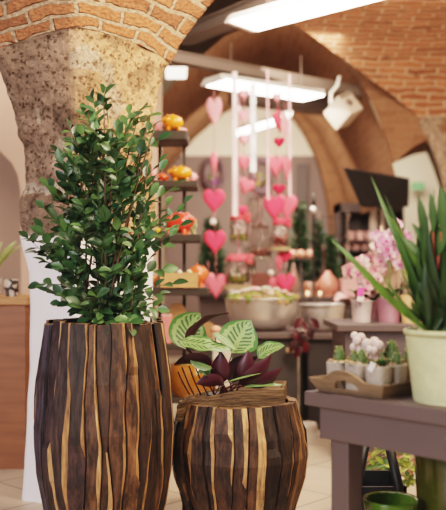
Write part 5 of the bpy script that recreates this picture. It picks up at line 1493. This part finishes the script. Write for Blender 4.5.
def cactus_pot(tt, ss, label, cacti, pebble=((.52, .36, .22), (.62, .48, .34), (.36, .24, .15)), tagged=False, blue=False):
    c = T(tt, ss, ZT + .0095); t = thing('cactus_pot', c, label, 'cactus', 'cactus pots in the wooden tray'); h, r = .078, .0335
    m = MB(); rounded_pot(m, c, r, h, (.41, .35, .29)); po = m.build('pot', POTC, t)
    m = MB(); rnd = random.Random(int(tt * 1000 + ss * 7000))
    for k in range(16):
        a = rnd.uniform(0, 2 * pi); rr = r * .8 * sqrt(rnd.random()); m.ball(c + Vector((rr * cos(a), rr * sin(a), h * .90 + rnd.uniform(0, .012))), (rnd.uniform(.006, .011), rnd.uniform(.006, .010), .006), rnd.choice(pebble), seg=8, rings=6)
    tag(m.build('pebbles', VMATT, t), kind='stuff')
    for (dx, dy, hh, rr, kind) in cacti:
        m = MB(); q = c + EX * dx + EY * dy + Vector((0, 0, h * .86))
        if kind == 'cone':
            m.lathe(q, [(0, 0), (rr * .8, .004), (rr, hh * .3), (rr * .86, hh * .6), (rr * .5, hh * .86), (.002, hh)], 24, (.075, .13, .035), ribs=8, ribd=.14)
            for k in range(70):
                a = rnd.uniform(0, 2 * pi); f = rnd.uniform(.1, .95); rz_ = rr * (1 - .75 * f ** 2); p = q + Vector((rz_ * cos(a), rz_ * sin(a), hh * f)); m.tube([p, p + Vector((cos(a), sin(a), .4)) * .006], [.0012, .0003], 3, (.5, .45, .22), cap=False)
            m.build('cactus', VC, t)
        elif kind == 'tuft':
            for k in range(26):
                a = rnd.uniform(0, 2 * pi); e = Vector((cos(a) * .8, sin(a) * .8, rnd.uniform(.5, 1.3))).normalized(); leaf(m, q, e, Vector((0, 0, 1)), hh * rnd.uniform(.6, 1), rr * .5, rnd.choice([(.07, .13, .035), (.10, .17, .05), (.055, .10, .03)]), .1)
            m.build('succulent', VC, t)
        elif kind == 'white':
            for k in range(9):
                a = rnd.uniform(0, 2 * pi); p = q + Vector((rr * .8 * cos(a) * rnd.random(), rr * .6 * sin(a), hh * rnd.uniform(.2, 1))); m.ball(p, rr * rnd.uniform(.34, .5), (.74, .60, .55), seg=12, rings=9, jitter=.05, seed=k)
            m.build('woolly_cactus', VMATT, t)
        elif kind == 'rosette':
            for k in range(14):
                a = k * 2.4; e = Vector((cos(a), sin(a), .35 + k * .06)).normalized(); leaf(m, q, e, Vector((0, 0, 1)), .022, .012, (.20, .30, .26), .2)
            m.build('rosette', VC, t)
    if tagged:
        m = MB(); m.box(c + EX * .004 - EY * (r + .003) + Vector((0, 0, h * .98)), (.018, .003, .026), RZ, (.78, .72, .68), rot=Matrix.Rotation(RZ, 3, 'Z') @ Matrix.Rotation(.5, 3, 'Y')); m.build('price_tag', VC, po)
cactus_pot(.072, .075, 'corner cactus pot with one pointed cactus and pebbles, by the tray handle', [(-.002, .004, .058, .016, 'cone'), (.022, -.016, .02, .01, 'rosette')])
cactus_pot(.145, .072, 'middle front cactus pot with two pointed cacti', [(-.014, .002, .050, .0135, 'cone'), (.012, .004, .054, .0145, 'cone'), (.0, -.022, .02, .01, 'rosette')])
cactus_pot(.219, .072, 'front cactus pot with spiky succulent and a white price tag', [(.006, .004, .050, .024, 'tuft'), (-.016, .0, .034, .02, 'tuft')], tagged=True)
cactus_pot(.072, .150, 'second-row pot with white woolly cactus, on the tray side away from cream pot', [(.0, .0, .085, .034, 'white')])
cactus_pot(.145, .148, 'second-row pot with white woolly cactus in the tray middle', [(-.005, .0, .080, .034, 'white')])
cactus_pot(.219, .146, 'second-row pot with spiky cactus beside the cream ribbed pot', [(-.004, .004, .050, .020, 'tuft'), (.014, -.006, .048, .014, 'cone')])
cactus_pot(.146, .226, 'third-row pot with tall bushy cactus behind the woolly ones', [(.006, .0, .074, .020, 'cone'), (-.014, .006, .055, .020, 'tuft')])
cactus_pot(.220, .224, 'third-row pot with cactus against the cream ribbed pot', [(.0, .0, .070, .018, 'cone'), (.016, .0, .05, .02, 'tuft')])
def cream_pot():
    c = T(.408, .150, ZT); t = thing('ribbed_pot', c, 'large cream-green ribbed pot of long green blades on the near table', 'pot'); H = .196
    m = MB(); prof = [(0, .0), (.101, 0), (.104, .006)]
    n = 22
    for k in range(n + 1):
        z = .01 + (H - .026) * k / n; r = lerp(.104, .124, k / n); prof += [(r - .0008, z), (r + .0008, z + (H - .026) / n * .5)]
    prof += [(.128, H - .016), (.130, H - .003), (.128, H), (.120, H), (.118, H - .03), (0, H - .032)]
    m.lathe(c, prof, 72, (.58, .58, .33), ribs=36, ribd=.006); m.build('pot', VC, t)
    m = MB(); m.lathe(c + Vector((0, 0, H - .036)), [(0, .008), (.116, 0)], 24); m.build('soil', SOIL, t)
    return c, H
cpc, cph = cream_pot()
def dracaena():
    b0 = cpc + Vector((0, 0, cph - .03)); t = thing('long_bladed_plant', b0, 'tall plant of long arching green blades growing in the cream ribbed pot', 'plant'); rnd = random.Random(31)
    def bl(pts, w_, col, tip=None, name='blade', side=(1, 0, 0), n=18, into=None):
        q = [P(*p) for p in pts]; c_ = []
        for k in range(n): # quadratic/cubic through control points
            f = k / (n - 1)
            if len(q) == 3: c_.append(q[0] * (1 - f) ** 2 + q[1] * 2 * f * (1 - f) + q[2] * f * f)
            else: c_.append(q[0] * (1 - f) ** 3 + q[1] * 3 * f * (1 - f) ** 2 + q[2] * 3 * f * f * (1 - f) + q[3] * f ** 3)
        wid = [w_ * .55 * (.35 + .65 * min(1, f * 2.5)) * (1 if f < .6 else max(.03, 1 - ((f - .6) / .4) ** 1.5)) for f in [k / (n - 1) for k in range(n)]]
        m = into or MB(); m.blade(c_, wid, side, col, fold=.16, tipcol=tip)
        if into is None: m.build(name, LEAFV, t)
    G1, G2, G3 = (.066, .13, .018), (.034, .072, .015), (.018, .042, .012)
    bd = b0.y
    bl(((441, 336, bd - .02), (402, 322, bd - .06), (366, 268, bd - .10), (329, 238, bd - .02)), .036, G1, (.11, .20, .03), side=(.6, 0, .8))
    bl(((438, 335, bd), (416, 290, bd - .03), (396, 235, bd - .04), (371, 176, bd + .04)), .034, G2, (.07, .15, .03))
    bl(((442, 335, bd + .02), (424, 295, bd + .02), (404, 240, bd + .05), (384, 193, bd + .06)), .032, G3, G2)
    bl(((440, 335, bd + .02), (425, 300, bd + .02), (412, 235, bd - .02), (384, 211, bd - .05)), .026, (.09, .18, .03), (.14, .24, .05))
    bl(((438, 336, bd - .05), (420, 330, bd - .07), (398, 300, bd - .09), (378, 268, bd - .06)), .020, G2, G1)
    bl(((440, 336, bd), (432, 290, bd), (420, 240, bd + .02), (419, 193, bd)), .030, G3, (.05, .12, .03))
    bl(((444, 336, bd - .02), (438, 290, bd - .04), (432, 240, bd - .03), (434, 188, bd - .02)), .032, G2, (.06, .13, .03))
    bl(((448, 336, bd - .05), (447, 290, bd - .06), (444, 240, bd - .05), (446, 184, bd - .05)), .034, G3, G2)
    fo = MB()
    for k in range(190):
        x = rnd.uniform(408, 486); y = rnd.uniform(205, 300) if x > 416 else rnd.uniform(245, 300); d = bd + rnd.uniform(-.08, .14)
        bl(((rnd.uniform(424, 470), 336, bd + rnd.uniform(-.05, .06)), ((x + 446) / 2 + rnd.uniform(-6, 6), 300, d), (x + rnd.uniform(-5, 5), lerp(336, y, .6), d), (x, y, d)), rnd.uniform(.030, .046), rnd.choice([G2, G3, G3, (.022, .05, .016)]), rnd.choice([G2, G3]), side=(1, rnd.uniform(-.6, .6), 0), into=fo)
    for k in range(9):
        x = rnd.uniform(385, 412); y = rnd.uniform(262, 300)
        bl(((rnd.uniform(436, 446), 336, bd), (428, 318, bd - .03), (x + 8, y + 24, bd - .02), (x, y, bd)), rnd.uniform(.007, .011), rnd.choice([G2, G3]), G2, into=fo)
    fo.build('foliage', LEAFV, t)
    # broad leaflets with reddish stalks
    for (x, y, x0, y0, w_) in ((420, 196, 424, 236, 10), (432, 192, 433, 232, 9), (443, 186, 441, 232, 11), (413, 222, 428, 250, 8), (446, 215, 438, 256, 11), (404, 236, 424, 262, 9)):
        a, e = P(x0, y0, bd - .06), P(x, y, bd - .06); m = MB(); leaf(m, a, e - a, Vector((.2, -1, .3)), (e - a).length, w_ / F * bd, (.042, .092, .026), .1); ll = m.build('leaflet', LEAFV, t)
        m = MB(); m.tube([P(436, 300, bd - .03), P(lerp(436, x0, .6), lerp(300, y0, .6), bd - .05), a], .003, 5, (.22, .06, .04)); m.build('leaf_stalk', VC, ll)
dracaena()

# ------------------------------------------------------------------ under the near table
def basket():
    d = 2.95; a, b = P(357, 487, d), P(404, 487, d); zr = a.z; cx = (a.x + b.x) / 2; w_ = b.x - a.x + .02
    c = Vector((cx, d + .13, 0)); t = thing('black_basket', c, 'black basket with upright handle bars standing under the near table', 'basket')
    m = MB()
    for (sx_, sy_, lx, ly) in ((0, -1, w_, .012), (0, 1, w_, .012), (-1, 0, .012, .26), (1, 0, .012, .26)):
        m.box((cx + sx_ * (w_ / 2 - .006), c.y + sy_ * .124, zr / 2), (lx, ly, zr), 0)
    m.build('body', BLACK, t)
    m = MB(); m.box((cx, c.y, .02), (w_ - .03, .23, .03)); m.build('bottom', BLACK, t)
    for (x0, x1) in ((357, 366), (399, 388)):
        m = MB(); p, q = P(x0, 487, d), P(x1, 441, d + .03); m.tube([p - Vector((0, 0, .05)), p, q], .017, 8); m.build('handle_bar', BLACK, t)
    m = MB(); m.tube([P(366, 441, d + .03), P(388, 441, d + .03)], .015, 8); m.build('handle_grip', BLACK, t)
    return c
bkc = basket()
def yellow_plant():
    q = Vector((bkc.x + .03, bkc.y + .42, 0)); t = thing('leafy_plant', q, 'yellow-green leafy plant standing behind the black basket under the table', 'plant'); rnd = random.Random(17)
    m = MB(); m.lathe(q, [(0, 0), (.09, 0), (.115, .2), (.105, .2), (0, .18)], 24, (.10, .07, .05)); m.build('pot', VC, t)
    m = MB(); sm = MB()
    for k in range(22):
        e = P(rnd.uniform(368, 412), rnd.uniform(442, 486), q.y + rnd.uniform(-.08, .08)); st = q + Vector((rnd.uniform(-.05, .05), 0, .18)); pts = bez(st, st.lerp(e, .6) + Vector((0, 0, .05)), e, 8); sm.tube(pts, .003, 5, (.2, .16, .06))
        for j in range(6):
            a = j * 1.1; leaf(m, e, Vector((cos(a), -.3, sin(a) - .2)), Vector((0, -1, .5)), rnd.uniform(.032, .05), .02, rnd.choice([(.32, .36, .05), (.22, .30, .05), (.42, .42, .10), (.10, .16, .04), (.50, .18, .10)] if j else [(.32, .36, .05)]), .2)
    sm.build('stems', VC, t); m.build('foliage', LEAFV, t)
yellow_plant()
small('green_pot', 391, 2.58, 0, [(0, 0), (.065, 0), (.080, .29), (.086, .315), (.084, .322), (.075, .315), (.070, .27), (0, .25)], (.075, .15, .016), 'bright green empty pot standing under the near table', 'pot', VGLOSS, seg=36)
small('olive_pot', 457, 2.64, 0, [(0, 0), (.105, 0), (.13, .40), (.135, .47), (.132, .475), (.122, .46), (0, .42)], (.065, .068, .010), 'big olive green pot standing under the near table', 'pot', VGLOSS, seg=36)

# ================================================================== LIGHT
w = bpy.data.worlds.new('world'); SC.world = w; w.use_nodes = True
bg = w.node_tree.nodes['Background']; bg.inputs['Color'].default_value = (1, .86, .74, 1); bg.inputs['Strength'].default_value = .17
def area(name, loc, target, size, power, col, sy=None):
    d = bpy.data.lights.new(name, 'AREA'); d.energy = power; d.color = col; d.size = size
    if sy: d.shape = 'RECTANGLE'; d.size_y = sy
    o = bpy.data.objects.new(name, d); COL.objects.link(o); o.location = loc
    o.rotation_euler = (Vector(target) - Vector(loc)).to_track_quat('-Z', 'Y').to_euler()
    return o
area('shop_window_light', (-2.6, -1.2, 2.2), (-.4, 3.4, .7), 2.0, 112, (.93, .92, 1.0))
area('front_lamp_light', (1.6, .6, 3.3), (.2, 3.6, .9), 1.6, 72, (1, .83, .64))
area('middle_lamp_light', (1.7, 4.2, 2.45), (1.0, 5.4, 3.2), .9, 16, (1, .83, .66))
area('pillar_lamp_light', (1.0, 2.6, 2.9), (-.4, 3.8, 2.0), .6, 58, (1, .80, .58))
area('hall_lamp_light', (.3, 7.0, 2.40), (.3, 7.3, .6), 1.3, 27, (1, .86, .72))
area('heart_fill_light', (.5, 4.9, 2.75), (.2, 6.4, 1.3), .7, 25, (1, .86, .74))  # added fill for the hearts and bowls, no fixture hangs here
area('back_lamp_light', (.4, 8.9, 2.42), (.35, 10.5, 1.7), .8, 28, (1, .87, .72))
area('vault_fill_light', (.5, 6.7, 2.62), (.5, 7.6, 4.2), .8, 7, (1, .86, .72))  # added upward fill standing in for bounce on the vault, no fixture
area('side_lamp_light', (2.1, 9.4, 2.3), (2.0, 10.5, 1.9), .5, 11, (1, .9, .75))
area('counter_lamp_light', (-1.9, 4.6, 3.0), (-1.8, 5.6, .8), .7, 14, (1, .84, .68))
vs = SC.view_settings
vs.view_transform = 'Filmic'; vs.look = 'High Contrast'; vs.exposure = 0.64; vs.gamma = 1.0
vs.use_curve_mapping = True
cm = vs.curve_mapping; cm.initialize()
c = cm.curves[3]; c.points[0].location = (0, .005); cm.update()
